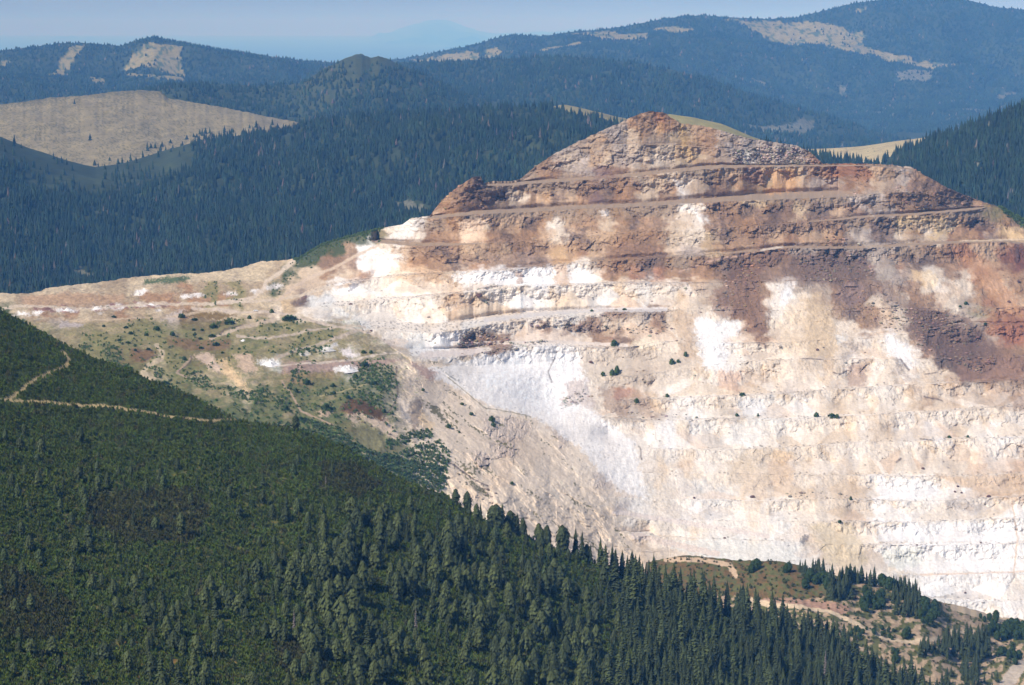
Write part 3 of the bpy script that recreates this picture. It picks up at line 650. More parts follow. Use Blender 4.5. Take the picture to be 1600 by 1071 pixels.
# flank gullies running down to the right
fl_mask = pip(*warp(PX, PY, 40, 16, 284), [(620, 560), (695, 565), (755, 632), (830, 652), (885, 690), (925, 745), (955, 800), (1000, 870), (1000, 930), (700, 900), (640, 700), (615, 640)])
a_ = (PX * 0.62 - PY * 0.78)   # across the streaks
b_ = (PX * 0.78 + PY * 0.62)
gul = fbm(a_ / 15.0 + 0.9 * fbm(PX / 60, PY / 60, 282, 3), b_ / 70.0, 283, 5)
def soften(m, r=6):
    m = m.astype(float)
    for ax in (0, 1):
        c = np.cumsum(np.pad(m, [(r + 1, r) if a == ax else (0, 0) for a in (0, 1)], mode='edge'), ax)
        m = (np.take(c, range(2 * r + 1, c.shape[ax]), ax) - np.take(c, range(0, c.shape[ax] - 2 * r - 1), ax)) / (2 * r + 1)
    return m
fl_soft = soften(fl_mask, 12)
viol = soften(mask_of(PX, PY, [[(755, 652), (790, 650), (832, 660), (836, 668), (805, 690), (812, 712), (775, 718), (768, 690), (752, 668)], [(860, 668), (880, 660), (892, 690), (876, 700)], [(925, 740), (960, 730), (955, 760), (930, 765)], [(740, 700), (770, 712), (765, 735), (740, 725)], [(1015-60, 790), (985, 780), (990, 800), (960, 806)]], 9, 9), 3)
P[..., 1] += fl_soft * (2.6 * gul + 7.0 * fbm(a_ / 45.0, b_ / 90.0, 286, 3))
P[..., 1] -= fl_soft * (1.6 * fbm(a_ / 9.0, b_ / 26.0, 287, 5) + viol * (4.5 * np.abs(fbm(PX / 7.0, PY / 9.0, 288, 4)) + 3 * blocks))
for r0 in (0,):
    pass
# ---- colour
C = CB ** 1.06 * 0.83
_g = C.mean(-1, keepdims=True); C = C + (_g - C) * (0.10 * sm(0.35, 0.7, ROK) * pit)[..., None]
streak = np.where(FT < 0, fbm(Xw / 40.0, Yw / 7.0, 289, 4), fbm(Xw / 2.6, Zw / 30.0, 290, 4))
streak2 = fbm(Xw / 9.0, Zw / 45.0, 291, 3)
talus = (1 - steep) * onface
rad_ = fbm((PX - FCX) / (1.25 - FT) / 5.0 + FCX, FCX * 0.37, 304, 3)
_f3 = FI[..., None]
ftint = np.where(_f3 < 0.25, np.array([1.0, 1.0, 1.0]), np.where(_f3 < 0.55, np.array([1.10, 1.11, 1.13]), np.where(_f3 < 0.72, np.array([0.93, 0.87, 0.79]), np.where(_f3 < 0.88, np.array([0.86, 0.83, 0.81]), np.array([0.97, 0.88, 0.81])))))
tw_ = (talus * pit * (FH > 0.02))[..., None]
C = C * (1 + (ftint - 1) * tw_) * (1 + 0.09 * rad_[..., None] * tw_)
C = C * (1 + pit[..., None] * (0.07 * fbm(PX / 2.4, PY / 2.0, 307, 3) + 0.07 * fbm(PX / 7.0, PY / 5.0, 308, 4))[..., None] * (0.7 + 0.8 * np.clip(ROK, 0, 1))[..., None])
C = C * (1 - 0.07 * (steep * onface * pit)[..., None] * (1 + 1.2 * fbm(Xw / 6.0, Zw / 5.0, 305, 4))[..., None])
C = C * (1 + pit * onface * (0.05 * streak + 0.06 * streak2) * (0.5 + 0.8 * talus) + 0.0)[..., None]
# mineral stains: ochre and pink washes in the pale rock
ochre = sm(0.15, 0.6, fbm(Xw / 22.0, Zw / 26.0, 292, 4)) * pit
C = C * (1 - ochre[..., None] * (1 - np.array([1.0, 0.90, 0.76])) * (0.35 + 0.6 * steep * onface)[..., None])
grey = sm(0.2, 0.7, fbm(Xw / 18.0 + 30, Zw / 14.0, 293, 4)) * pit
C = C * (1 - grey[..., None] * np.array([0.10, 0.09, 0.07]))
# dark stones in the rocky zones, block to block variation
C = C * (1 + pit * np.clip(ROK, 0, 1.1) * ((cid - 0.5) * 0.40 + (gid - 0.5) * 0.22))[..., None]
crev = sm(0.16, 0.02, f2 - f1) * ROK * pit * onface
C = C * (1 - 0.35 * np.clip(crev, 0, 1))[..., None]
# vertical cracks in steep pale walls
ck = sm(0.035, 0.0, np.abs(pn(Xw / 7.0 + 0.4 * pn(Xw / 4, Zw / 4, 295), Zw / 26.0, 294))) * steep * onface * pit * sm(0.0, 0.4, fbm(Xw / 25, Zw / 15, 296, 2))
C = C * (1 - 0.26 * ck[..., None])
# dark rubble specks at the foot of each wall and on the benches
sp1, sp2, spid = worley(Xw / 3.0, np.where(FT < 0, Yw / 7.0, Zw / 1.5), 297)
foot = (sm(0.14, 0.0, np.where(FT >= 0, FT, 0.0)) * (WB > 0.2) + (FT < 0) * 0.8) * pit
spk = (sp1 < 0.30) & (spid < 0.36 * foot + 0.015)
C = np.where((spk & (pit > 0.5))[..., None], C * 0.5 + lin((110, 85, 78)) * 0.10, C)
# bench floors take a dusty tint
bench = ((FT < 0) & (WB > 0.3) & (PY < 395))
C = np.where(bench[..., None], lin((170, 146, 122)) * 0.82 * (1 + 0.06 * streak)[..., None], C)
# flank streaks
_k = 0.62 * fl_soft[..., None]
C = C * (1 - _k) + _k * lin((238, 216, 190)) * 0.90 * (1 + 0.10 * fbm(a_ / 30, b_ / 80, 285, 4))[..., None]
C = C * (1 - 0.38 * viol[..., None]) + 0.38 * viol[..., None] * lin((166, 150, 150)) * 0.72 * (1 + 0.5 * fbm(PX / 4, PY / 4, 289, 3))[..., None]
C = np.where(fl_mask[..., None], C * (1 + 0.10 * gul + 0.09 * fbm(a_ / 3.5, b_ / 30.0, 298, 3) + 0.12 * fbm(PX / 4, PY / 4, 3, 3))[..., None], C)
fv = fl_mask & (fbm(a_ / 14.0, b_ / 90.0, 299, 3) + 0.5 * fbm(PX / 4, PY / 4, 300, 2) > 0.62)
C = np.where(fv[..., None], lin((135, 126, 92)) * 0.8, C)
# plateau patches
pn1 = fbm(PX / 18.0, PY / 6.0, 301, 4); pn2 = fbm(PX / 6.0, PY / 2.5, 302, 4)
C = C * (1 + (1 - pit) * (0.18 * pn1 + 0.24 * pn2 + 0.15 * fbm(PX / 2.5, PY / 1.6, 303, 2)))[..., None]
olv = (pit < 0.5) & (PX < 650) & (PY > 497)
_ko = (olv * (0.55 + 0.45 * np.clip(fbm(PX / 30.0, PY / 9.0, 318, 3) + 0.3, 0, 1)) * sm(497, 512, PY) * (1 - fl_soft))[..., None]
C = C * (1 - _ko) + _ko * (lin((138, 132, 88)) * 0.80 * (1 + 0.22 * pn2 + 0.25 * pn1)[..., None] * 0.75 + C * 0.25)
grn = sm(0.0, 0.5, fbm(PX / 22.0, PY / 10.0, 319, 4) + 0.25 * sm(560, 640, PY)) * olv * sm(540, 600, PY) * (1 - fl_soft)
C = C * (1 - 0.6 * grn[..., None]) + 0.6 * grn[..., None] * lin((96, 106, 64)) * 0.8
tuft = (pit < 0.5) & (pn2 + 0.5 * pn1 > 0.55) & (PY > 500)
C = np.where(tuft[..., None], C * np.array([0.62, 0.68, 0.55]), C)

_order = np.argsort(PY.ravel(), kind='stable'); _pys = PY.ravel()[_order]; _Cf = C.reshape(-1, 3); _pxf = PX.ravel(); _pyf = PY.ravel()
def region(x0, x1, y0, y1):
    a, b = np.searchsorted(_pys, (y0, y1))
    i = _order[a:b]
    return i[(_pxf[i] >= x0) & (_pxf[i] <= x1)]
def paint(poly, colr, soft=2.0, wr=(8, 3), mix=1.0, noise=0.12):
    """a patch of ground of another colour, outline given in photograph pixels"""
    xs = [p[0] for p in poly]; yy = [p[1] for p in poly]
    i = region(min(xs) - 14, max(xs) + 14, min(yy) - 12, max(yy) + 12)
    if not len(i): return
    sx_, sy_ = _pxf[i], _pyf[i]
    small = min(1.0, (max(xs) - min(xs)) / 40.0)
    x, y = warp(sx_, sy_, wr[0] * 1.4, wr[1] * (0.8 + 0.8 * small), 310)
    m = 0
    for q in range(3):
        x_ = x + (2.0 + 4.5 * small) * fbm(sx_ / 2.8, sy_ / 4.5, 314 + 11 * q, 2); y_ = y + (1.5 + 2.5 * small) * fbm(sx_ / 2.8, sy_ / 3.5, 315 + 11 * q, 2)
        m = m + pip(x_, y_, poly) / 3.0
    m = (m * mix)[:, None]
    c = lin(colr) * 0.80 * (1 + noise * fbm(sx_ / 5, sy_ / 5, 311, 3))[:, None]
    keepv = (_Cf[i].mean(1) / (_Cf[i].mean() + 1e-6)) ** 0.35      # the relief of tone underneath shows through
    _Cf[i] = _Cf[i] * (1 - m) + c * keepv[:, None] * m
def stroke(pts, wpx, colr, mix=1.0, wr=(10, 1.2), noise=0.08):
    xs = [p[0] for p in pts]; yy = [p[1] for p in pts]
    i = region(min(xs) - 15, max(xs) + 15, min(yy) - 15, max(yy) + 15)
    if not len(i): return
    sx_, sy_ = _pxf[i], _pyf[i]
    x, y = warp(sx_, sy_, wr[0], wr[1], 312)
    wv = wpx * (1 + 0.35 * fbm(sx_ / 9.0, sy_ / 9.0, 316, 2))
    m = (sm(0.9, -0.6, dist_line(x, y, pts) - wv * 0.5) * mix * (0.85 + 0.3 * fbm(sx_ / 4.0, sy_ / 3.0, 317, 2)).clip(0, 1))[:, None]
    c = lin(colr) * 0.80 * (1 + noise * fbm(sx_ / 4, sy_ / 4, 313, 3))[:, None]
    _Cf[i] = _Cf[i] * (1 - m) + c * m
#PAINT_BEGIN
# white fresh walls
for poly in ([(700,430),(740,426),(786,424),(830,419),(866,415),(900,412),(918,420),(930,441),(905,443),(860,445),(820,446),(786,447),(745,440),(715,444)],
             [(562,388),(585,384),(600,392),(634,400),(620,414),(605,428),(585,432),(566,420),(556,404)],
             [(640,548),(665,530),(716,520),(722,530),(700,544),(660,552)],
             [(650,575),(700,572),(760,555),(905,552),(925,640),(990,690),(1008,780),(965,765),(900,695),(840,655),(785,640),(740,622)],
             [(760,560),(800,546),(860,552),(900,560),(905,585),(890,612),(905,640),(872,650),(840,640),(790,616),(750,590)],
             [(1082,498),(1098,496),(1108,504),(1160,500),(1158,520),(1130,530),(1124,552),(1122,570),(1104,580),(1096,568),(1090,540)],
             [(1386,522),(1400,532),(1424,552),(1430,566),(1422,578),(1400,560),(1390,556)],
             [(1372,746),(1440,748),(1470,760),(1460,772),(1440,780),(1372,778)],
             [(1368,820),(1470,818),(1590,816),(1590,845),(1440,846),(1368,846)],
             [(1364,856),(1440,852),(1600,852),(1600,890),(1480,894),(1440,898),(1400,890)],
             [(1225,455),(1232,448),(1236,452),(1230,470),(1222,468)],
             [(1066,324),(1074,321),(1090,330),(1106,340),(1108,352),(1090,342),(1078,334)],
             [(934,330),(952,328),(952,338),(940,336)], [(1048,278),(1056,278),(1072,304),(1066,306)],
             [(640,342),(625,352),(608,372),(640,374),(660,352),(662,342)]):
    paint(poly, (247,243,241), wr=(7, 4), mix=0.72 if poly[0][1] > 400 else 0.5)
paint([(905,550),(960,548),(1030,545),(1078,560),(1082,590),(1020,612),(1000,606),(940,606),(915,590)], (208,192,174), wr=(9,6), mix=0.75)
paint([(1190,392),(1260,398),(1370,420),(1420,470),(1500,500),(1440,500),(1400,476),(1330,452),(1250,446),(1190,440)], (140,116,100), wr=(10,7), mix=0.6)
paint([(1480,520),(1600,560),(1600,596),(1500,594)], (150,118,98), wr=(10,7), mix=0.5)
paint([(886,598),(915,590),(930,640),(900,632),(878,636)], (206,190,182), wr=(6,5), mix=0.8)
paint([(1230,470),(1262,480),(1290,520),(1270,560),(1225,556),(1215,520)], (226,202,172), wr=(9,6), mix=0.6)
# brown chutes on the white wall, pale fans in the brown rock
for poly, c_ in (([(866,412),(886,412),(892,446),(864,446)], (206,172,138)), ([(806,424),(814,424),(816,446),(808,446)], (170,140,122)),
                 ([(866,386),(884,386),(892,412),(862,412)], (214,176,130)), ([(720,345),(765,342),(752,372),(722,380),(716,366)], (222,190,160)),
                 ([(790,296),(796,296),(806,322),(798,322)], (222,200,172)), ([(1436,424),(1450,420),(1462,430),(1466,446),(1456,452),(1444,438)], (232,206,168)),
                 ([(1424,422),(1436,424),(1450,446),(1440,450)], (226,192,146)), ([(1556,352),(1566,352),(1600,372),(1576,376)], (226,192,142)),
                 ([(1398,340),(1470,338),(1478,352),(1470,372),(1450,380),(1458,366),(1464,350),(1430,344),(1410,350),(1400,358)], (214,184,136)),
                 ([(1404,362),(1440,366),(1456,376),(1420,380),(1406,374)], (204,178,150)), ([(1330,304),(1350,318),(1370,336),(1360,338),(1338,320),(1322,306)], (202,186,172)),
                 ([(1330,360),(1350,372),(1385,386),(1360,388),(1335,374),(1326,364)], (184,168,152)), ([(1360,400),(1390,405),(1404,402),(1398,424),(1388,440),(1374,440),(1366,420)], (182,168,154)),
                 ([(1488,388),(1510,384),(1516,410),(1500,412)], (182,134,102)), ([(1500,404),(1530,396),(1560,430),(1590,470),(1600,500),(1560,480),(1530,450)], (192,144,104)),
                 ([(1586,384),(1600,380),(1600,420),(1588,412)], (128,86,68)), ([(1550,512),(1600,504),(1600,540),(1570,538)], (164,112,86)),
                 ([(1060,196),(1070,196),(1078,232),(1084,254),(1066,240)], (216,178,118)), ([(1026,190),(1040,192),(1040,208),(1028,208)], (208,162,112)),
                 ([(928,266),(938,260),(956,264),(970,278),(930,280)], (142,114,104)), ([(1138,262),(1150,290),(1190,302),(1160,300),(1146,290)], (212,162,112)),
                 ([(1190,264),(1236,264),(1248,300),(1196,304),(1206,282)], (220,170,116)), ([(920,318),(932,296),(948,318)], (124,100,98)), ([(1190,260),(1160,262),(1156,280),(1190,290)], (150,104,80)),
                 ([(1160,396),(1225,390),(1232,400),(1190,420),(1186,450),(1200,520),(1180,528),(1164,500),(1120,496),(1110,470),(1130,440)], (150,118,98)),
                 ([(1242,400),(1350,392),(1366,426),(1330,440),(1250,438),(1236,420)], (138,114,100)), ([(1412,478),(1500,492),(1540,520),(1560,560),(1540,590),(1500,596),(1480,560),(1436,550),(1420,520)], (132,106,92)),
                 ([(1500,560),(1600,560),(1600,592),(1500,596)], (150,118,98)), ([(1320,442),(1350,440),(1352,470),(1330,480),(1302,466)], (150,126,116)),
                 ([(1256,470),(1284,478),(1300,500),(1310,540),(1300,558),(1264,556),(1258,520)], (214,188,154)),
                 ([(936,606),(960,606),(980,640),(990,652),(966,652),(948,640)], (180,150,126)), ([(958,606),(984,606),(976,626),(960,624)], (176,128,104)), ([(990,606),(1002,612),(1028,652),(1000,652)], (190,164,140)),
                 ([(1050,484),(1078,490),(1086,520),(1084,560),(1070,560),(1060,520),(1048,500)], (206,178,148)), ([(985,540),(1010,526),(1030,534),(1032,538),(1000,545)], (238,222,196)),
                 ([(1120,580),(1160,582),(1156,612),(1130,608)], (218,180,152)), ([(1330,568),(1350,572),(1352,604),(1324,604)], (188,158,138)),
                 ([(1154,624),(1196,624),(1194,648),(1158,650)], (224,221,220)), ([(1120,626),(1150,626),(1150,650),(1122,650)], (196,182,166)), ([(1204,712),(1240,738),(1236,776),(1206,776)], (222,196,168)),
                 ([(1158,736),(1196,738),(1200,776),(1160,774)], (226,204,180)), ([(1460,742),(1500,744),(1600,742),(1600,772),(1560,776),(1500,760)], (214,184,152)), ([(1270,818),(1330,818),(1360,880),(1330,890),(1290,880)], (224,204,170)),
                 ([(1380,860),(1440,856),(1440,884),(1390,890)], (218,218,208)), ([(1040,846),(1120,842),(1240,856),(1250,886),(1140,880),(1060,862)], (226,222,214)), ([(1252,838),(1264,836),(1258,850),(1250,852)], (86,88,98)),
                 ([(470,462),(480,456),(478,468),(466,470)], (124,92,88)), ([(548,444),(562,440),(556,452),(546,456)], (130,130,140)),
                 ([(626,540),(648,524),(666,524),(668,544),(650,546)], (206,207,206))):
    paint(poly, c_, wr=(8, 5), mix=0.72)
# pale rock outcrops of the slump and bright scars on the plateau
for poly, c_ in (([(540,645),(556,640),(580,652),(600,650),(618,668),(624,686),(606,690),(590,674),(560,668),(545,660)], (222,198,172)),
                 ([(620,615),(632,620),(650,650),(640,660),(628,650)], (230,212,192)), ([(640,640),(654,636),(680,668),(676,676),(656,664)], (236,206,164)), ([(690,730),(712,736),(740,760),(760,784),(740,790),(715,768)], (236,212,184)),
                 ([(300,555),(330,552),(348,580),(336,582)], (206,182,160)), ([(340,562),(352,560),(374,590),(394,612),(380,608),(350,584)], (222,192,150)), ([(365,553),(392,556),(402,578),(380,585)], (206,180,154)),
                 ([(640,565),(654,568),(680,580),(676,596),(664,590)], (186,156,140)), ([(444,566),(640,560),(560,580),(520,582),(440,584)], (182,156,140)),
                 ([(405,560),(430,562),(440,570),(425,574),(402,568)], (240,236,230)), ([(520,575),(548,570),(562,576),(545,584),(525,582)], (232,226,220)), ([(498,545),(525,536),(530,540),(504,552)], (214,208,200)), ([(528,548),(545,545),(562,556),(545,558)], (226,216,212)),
                 ([(470,552),(478,548),(486,552),(470,558)], (226,218,205)), ([(495,640),(520,640),(512,652),(498,650)], (190,166,142)), ([(660,640),(664,632),(652,622),(640,640),(646,700)], (180,160,140)),
                 ([(225,436),(300,431),(302,436),(280,442),(224,443)], (96,108,72)), ([(35,462),(120,458),(200,462),(190,472),(120,476),(40,480)], (192,160,128)), ([(250,500),(282,482),(290,486),(270,502)], (196,180,168)),
                 ([(290,484),(350,488),(372,492),(340,500),(290,498)], (128,106,66)), ([(262,528),(360,532),(358,546),(300,548),(262,540)], (134,110,76)), ([(200,544),(246,548),(240,556),(224,566),(205,560)], (134,106,72)),
                 ([(530,640),(545,624),(580,630),(600,644),(602,660),(590,655),(560,645),(545,652)], (108,82,52)), ([(90,500),(134,504),(128,512),(95,512)], (186,172,164)), ([(560,650),(555,700),(600,720),(640,700),(620,690)], (140,134,96))):
    paint(poly, c_, wr=(7, 3))
for x_, y_ in ((35,490),(60,489),(95,485),(112,484),(152,482),(170,480),(184,481),(224,477),(240,476),(216,459),(290,465),(308,462),(222,455),(360,458),(400,456),(418,450),(432,446)):
    paint([(x_-10,y_+1),(x_-5,y_-3),(x_+3,y_-3.5),(x_+11,y_),(x_+4,y_+3),(x_-6,y_+3)], (236,228,222), wr=(5,2))
for i_ in range(60):
    x_ = 20 + rng.random() * 260; y_ = 490 - x_ * 0.055 + rng.normal() * 4
    paint([(x_-5,y_+1),(x_,y_-1.5),(x_+6,y_),(x_+1,y_+2)], (150,112,104) if i_ % 3 else (226,216,208), wr=(5,2))
# tracks and haul roads
for pts, w_, c_ in (([(-80,496),(30,478),(150,482),(240,474),(330,476),(420,470),(470,462),(520,447)], 4, (212,194,172)), ([(330,476),(395,466),(412,452),(416,440),(440,425),(458,408)], 6, (216,198,178)),
                    ([(300,482),(400,488),(440,490),(480,500),(530,510),(580,522)], 4, (208,190,172)), ([(424,470),(440,466),(460,448),(480,436),(520,420),(560,398),(590,384)], 4, (206,184,162)),
                    ([(330,528),(380,510),(430,500),(420,492)], 6, (196,176,154)), ([(430,560),(470,545),(520,530),(560,518),(580,518)], 4, (198,180,160)), ([(370,525),(420,530),(480,518),(540,508),(570,512)], 3.5, (202,184,164)),
                    ([(430,572),(500,568),(560,560),(620,550),(640,552)], 3, (212,196,178)), ([(244,540),(255,552),(250,562),(232,570),(222,585),(240,592)], 7, (206,186,156)), ([(110,500),(200,500),(260,496),(330,484)], 3, (200,178,150)),
                    ([(290,590),(276,585),(300,558)], 3, (190,165,140)), ([(500,620),(560,606),(620,585),(628,576)], 2, (176,162,118)), ([(440,595),(470,640),(520,665)], 2.5, (186,160,136)),
                    ([(1190,391),(1222,386)], 3, (222,208,192)), ([(1500,377),(1600,374)], 2, (226,202,170)), ([(1060,425),(1120,405),(1180,396)], 2, (190,158,138)),
                    ([(760,500),(850,490),(940,484),(1040,484)], 7, (216,208,204)), ([(660,556),(750,548)], 10, (224,210,202)), ([(715,540),(760,536),(860,534),(980,540)], 5, (228,214,202)),
                    ([(990,836),(1050,850),(1120,866)], 9, (228,208,194)), ([(960,800),(1060,815),(1200,838)], 6, (232,216,206)), ([(700,590),(760,640),(820,648),(830,652)], 1.6, (170,158,130)),
                    ([(1438,898),(1500,897),(1600,893)], 1.5, (226,196,172)), ([(1580,780),(1590,840),(1584,900)], 2, (226,198,172))):
    stroke(pts, w_, c_)
# dark clefts and scarps
for pts, w_ in (([(300,556),(296,568),(280,582)],1.6), ([(225,562),(238,556),(246,555)],1.5), ([(380,508),(350,515),(345,520)],2), ([(620,572),(618,590),(622,612),(616,630),(604,645),(598,655)],2.4), ([(545,658),(548,648),(556,642)],2),
                ([(1438,686),(1460,688)],1.5), ([(1400,722),(1408,716)],2.5), ([(1250,560),(1285,562)],1.2), ([(1302,582),(1314,585),(1320,580)],2), ([(1408,562),(1420,578)],3), ([(1444,585),(1465,582)],1.5), ([(1444,620),(1472,626)],1.8),
                ([(1000,700),(1003,718)],2), ([(1590,384),(1588,410)],4), ([(868,560),(856,580),(862,598)],1.6), ([(700,720),(722,736),(740,748),(762,758)],2.5), ([(560,356),(600,352)],1.0), ([(750,290),(746,300),(752,312)],3)):
    stroke(pts, w_, (92, 76, 74), mix=0.85)
#PAINT_END
C = _Cf.reshape(C.shape)
_g = C.mean(-1, keepdims=True); C = C + (_g * np.array([1.03, 1.0, 0.95]) - C) * (0.10 * pit * (1 - sm(0.35, 0.7, ROK)))[..., None]
C = np.clip(C, 0.015, 0.80)
topP = P[0]
ex = []
for dy_, dz_ in ((25, 4), (120, 60), (500, 330)):
    q = topP.copy(); q[:, 1] += dy_; q[:, 2] -= dz_; ex.insert(0, q)
f1_ = P[-1].copy(); f1_[:, 1] -= 60; f1_[:, 2] -= 35
ft = P[-1].copy(); ft[:, 1] -= 330; ft[:, 2] -= 150
f1_[:, 2] += 4 * fbm(px / 14.0, px * 0, 440, 3)
GRN = np.broadcast_to(lin((92, 100, 60)) * 0.8, C[-1:].shape)
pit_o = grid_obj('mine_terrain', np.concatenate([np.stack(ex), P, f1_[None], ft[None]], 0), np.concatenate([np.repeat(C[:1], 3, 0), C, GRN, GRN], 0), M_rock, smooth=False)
tag(pit_o, kind='structure')
MINE = dict(P=P, px=PX, py=PY)

# image-side lookup of a surface: where does the pixel (x, y) land?
def lookup(H, cell=2.0):
    X_, Y_ = proj(H['P'])
    gx = np.round((X_ + 100) / cell).astype(int); gy = np.round(Y_ / cell).astype(int)
    W_, H_ = int(1900 / cell), int(1250 / cell)
    ok = (gx >= 0) & (gx < W_) & (gy >= 0) & (gy < H_)
    T = np.full((H_, W_, 3), np.nan)
    idx = np.argsort(-H['P'][..., 1][ok])
    T[gy[ok][idx], gx[ok][idx]] = H['P'][ok][idx]
    def f(x, y):
        i, j = int(round(y / cell)), int(round((x + 100) / cell))
        for r_ in range(0, 12):
            best = None
            for di in range(-r_, r_ + 1):
                for dj in range(-r_, r_ + 1):
                    if max(abs(di), abs(dj)) != r_: continue
                    a, b = i + di, j + dj
                    if 0 <= a < H_ and 0 <= b < W_ and not np.isnan(T[a, b, 0]):
                        best = T[a, b]
                        break
                if best is not None: break
            if best is not None: return best.copy()
        return at(x, y, 1500.0)
    return f
on_mine = lookup(MINE)

# ------------------------------------------------------------------ the near hillside
RID = [(-120, 436, 1290), (0, 484, 1250), (34, 502, 1245), (67, 518, 1240), (101, 538, 1230), (145, 558, 1220), (202, 578, 1200), (243, 599, 1190), (287, 612, 1180), (337, 639, 1160), (374, 657, 1150), (430, 664, 1140), (472, 670, 1130), (540, 700, 1115), (582, 724, 1110), (634, 753, 1100), (696, 775, 1090), (738, 806, 1085), (793, 826, 1080), (862, 856, 1085), (911, 872, 1090), (980, 904, 1095), (1032, 920, 1100), (1070, 928, 1105), (1143, 955, 1115), (1205, 968, 1130), (1247, 986, 1140), (1302, 998, 1150), (1354, 1032, 1165), (1406, 1058, 1180), (1480, 1088, 1195), (1720, 1220, 1230)]
SCRUB_G = lin((72, 82, 42)) * 0.7
def fore_color(px, py, P):
    C = SCRUB_G * (1 + 0.3 * fbm(px / 20, py / 14, 401, 4))[..., None] * np.ones(px.shape + (3,))
    br = mask_of(px, py, BROWN, 14, 8)
    C = np.where(br[..., None], lin((82, 84, 46)) * 0.7, C)
    og = (fbm(px / 14, py / 8, 403, 4) > 0.42) & (py > 1000) & (px < 420)
    C = np.where(og[..., None], lin((150, 120, 62)) * 0.7, C)
    yl = (fbm(px / 16, py / 6, 405, 3) > 0.45) & (py > 730) & (px < 460)
    C = np.where(yl[..., None], lin((118, 112, 62)) * 0.7, C)
    pth = dist_line(*warp(px, py, 8, 1.5), PATH1) < 2.6 + 1.0 * fbm(px / 12, py / 12, 431, 2)
    pth |= dist_line(*warp(px, py, 8, 1.5), PATH2) < 1.9 + 1.0 * fbm(px / 12, py / 12, 432, 2)
    return np.where(pth[..., None], lin((186, 164, 120)) * 0.75, C)
BROWN = [[(140, 770), (300, 765), (330, 800), (300, 850), (200, 850), (130, 820)], [(0, 880), (60, 910), (120, 950), (100, 1000), (0, 1000)], [(500, 720), (560, 730), (600, 760), (560, 780), (500, 760)], [(420, 1000), (500, 1000), (520, 1060), (440, 1060)]]
PATH1 = [(-120, 628), (0, 622), (18, 619), (38, 606), (62, 594), (88, 582), (104, 572), (108, 562), (98, 550)]
PATH2 = [(10, 622), (50, 627), (100, 633), (130, 636), (160, 636), (210, 641), (250, 649), (290, 654), (330, 657), (400, 652)]
HL = hill('hillside', RID, [(-120, 1130, 640), (0, 1130, 650), (400, 1130, 700), (800, 1130, 790), (1200, 1130, 950), (1500, 1150, 1120), (1720, 1300, 1180)], 300, px1=1640, seed=41, step=2.6, relief=0.0035, wl=70, back=(260, 190), foot=(200, 120), colorf=fore_color)
HL['obj'].data.materials[0] = M_fore
on_hill = lookup(HL, 3.0)

# lower right knoll with the exploration track
KR = [(1000, 880, 1500), (1040, 872, 1500), (1070, 867, 1490), (1100, 870, 1480), (1150, 877, 1460), (1185, 877, 1440), (1215, 877, 1420), (1245, 882, 1410), (1300, 899, 1400), (1350, 910, 1400), (1400, 922, 1405), (1440, 931, 1410), (1460, 938, 1420), (1485, 945, 1450), (1530, 955, 1480), (1560, 963, 1490), (1600, 969, 1500), (1720, 985, 1510)]
TRACK = [(1165, 934), (1230, 942), (1285, 952), (1320, 968), (1350, 984), (1385, 997), (1430, 1001), (1475, 998), (1520, 986)]
TRACK2 = [(1490, 950), (1530, 962), (1570, 970), (1620, 976)]
TRACK3 = [(1555, 1085), (1575, 1060), (1600, 1043), (1640, 1030)]
def knoll_color(px, py, P):
    n = fbm(px / 16, py / 9, 411, 4); n2 = fbm(px / 5, py / 4, 412, 4)
    C = np.where((n > 0.12)[..., None], lin((112, 96, 62)), lin((104, 104, 62))) * 0.8
    heath = (px < 1345) & (py < 935)
    C = np.where((heath & (n2 + n > 0.1))[..., None], lin((116, 92, 58)) * 0.8, C)
    bare = ((px > 1440) & (n > -0.02)) | ((px > 1330) & (n + 0.4 * n2 > 0.2)) | ((py > 932) & (px < 1460) & (n > 0.05))
    C = np.where(bare[..., None], lin((186, 160, 130)) * 0.8, C)
    C = np.where((pip(px, py, [(1170, 934), (1240, 928), (1290, 938), (1330, 950), (1320, 962), (1240, 946)]) & (n2 > -0.5))[..., None], lin((176, 140, 118)) * 0.8, C)
    C = C * (1 + 0.3 * n2)[..., None]
    wx_, wy_ = warp(px, py, 8, 1.5)
    for T_, r_, cc in ((TRACK, 3.4, (214, 190, 158)), (TRACK2, 5, (208, 184, 152)), (TRACK3, 9, (196, 180, 162)), ([(1040, 874), (1100, 876), (1140, 884), (1150, 900)], 4, (212, 182, 150))):
        C = np.where((dist_line(wx_, wy_, T_) < r_)[..., None], lin(cc) * 0.84, C)
    return np.clip(C, 0.02, 0.8)
HK = hill('knoll', KR, [(1000, 1120, 1180), (1300, 1120, 1190), (1500, 1120, 1210), (1720, 1120, 1230)], 170, px0=1010, px1=1700, seed=42, step=2.0, relief=0.003, wl=40, back=(150, 120), foot=(200, 120), ridge_rough=1.2, colorf=knoll_color)
HK['obj'].data.materials[0] = M_fore
on_knoll = lookup(HK, 3.0)

# one sheet of valley floor out to the horizon
gx_ = np.concatenate([-np.geomspace(180000, 3000, 30), np.linspace(-2500, 2500, 11), np.geomspace(3000, 180000, 30)])
gy_ = np.concatenate([[-2000], np.linspace(-1000, 9000, 21), np.geomspace(10000, 180000, 30)])
GX, GY = np.meshgrid(gx_, gy_)
GZ = -760 + 40 * fbm(GX / 4000, GY / 4000, 430, 3)
gp = np.stack([GX, GY, GZ], -1)[::-1]
tag(grid_obj('ground', gp, np.broadcast_to(lin((96, 100, 70)) * 0.8, gp.shape), M_hill), kind='structure')

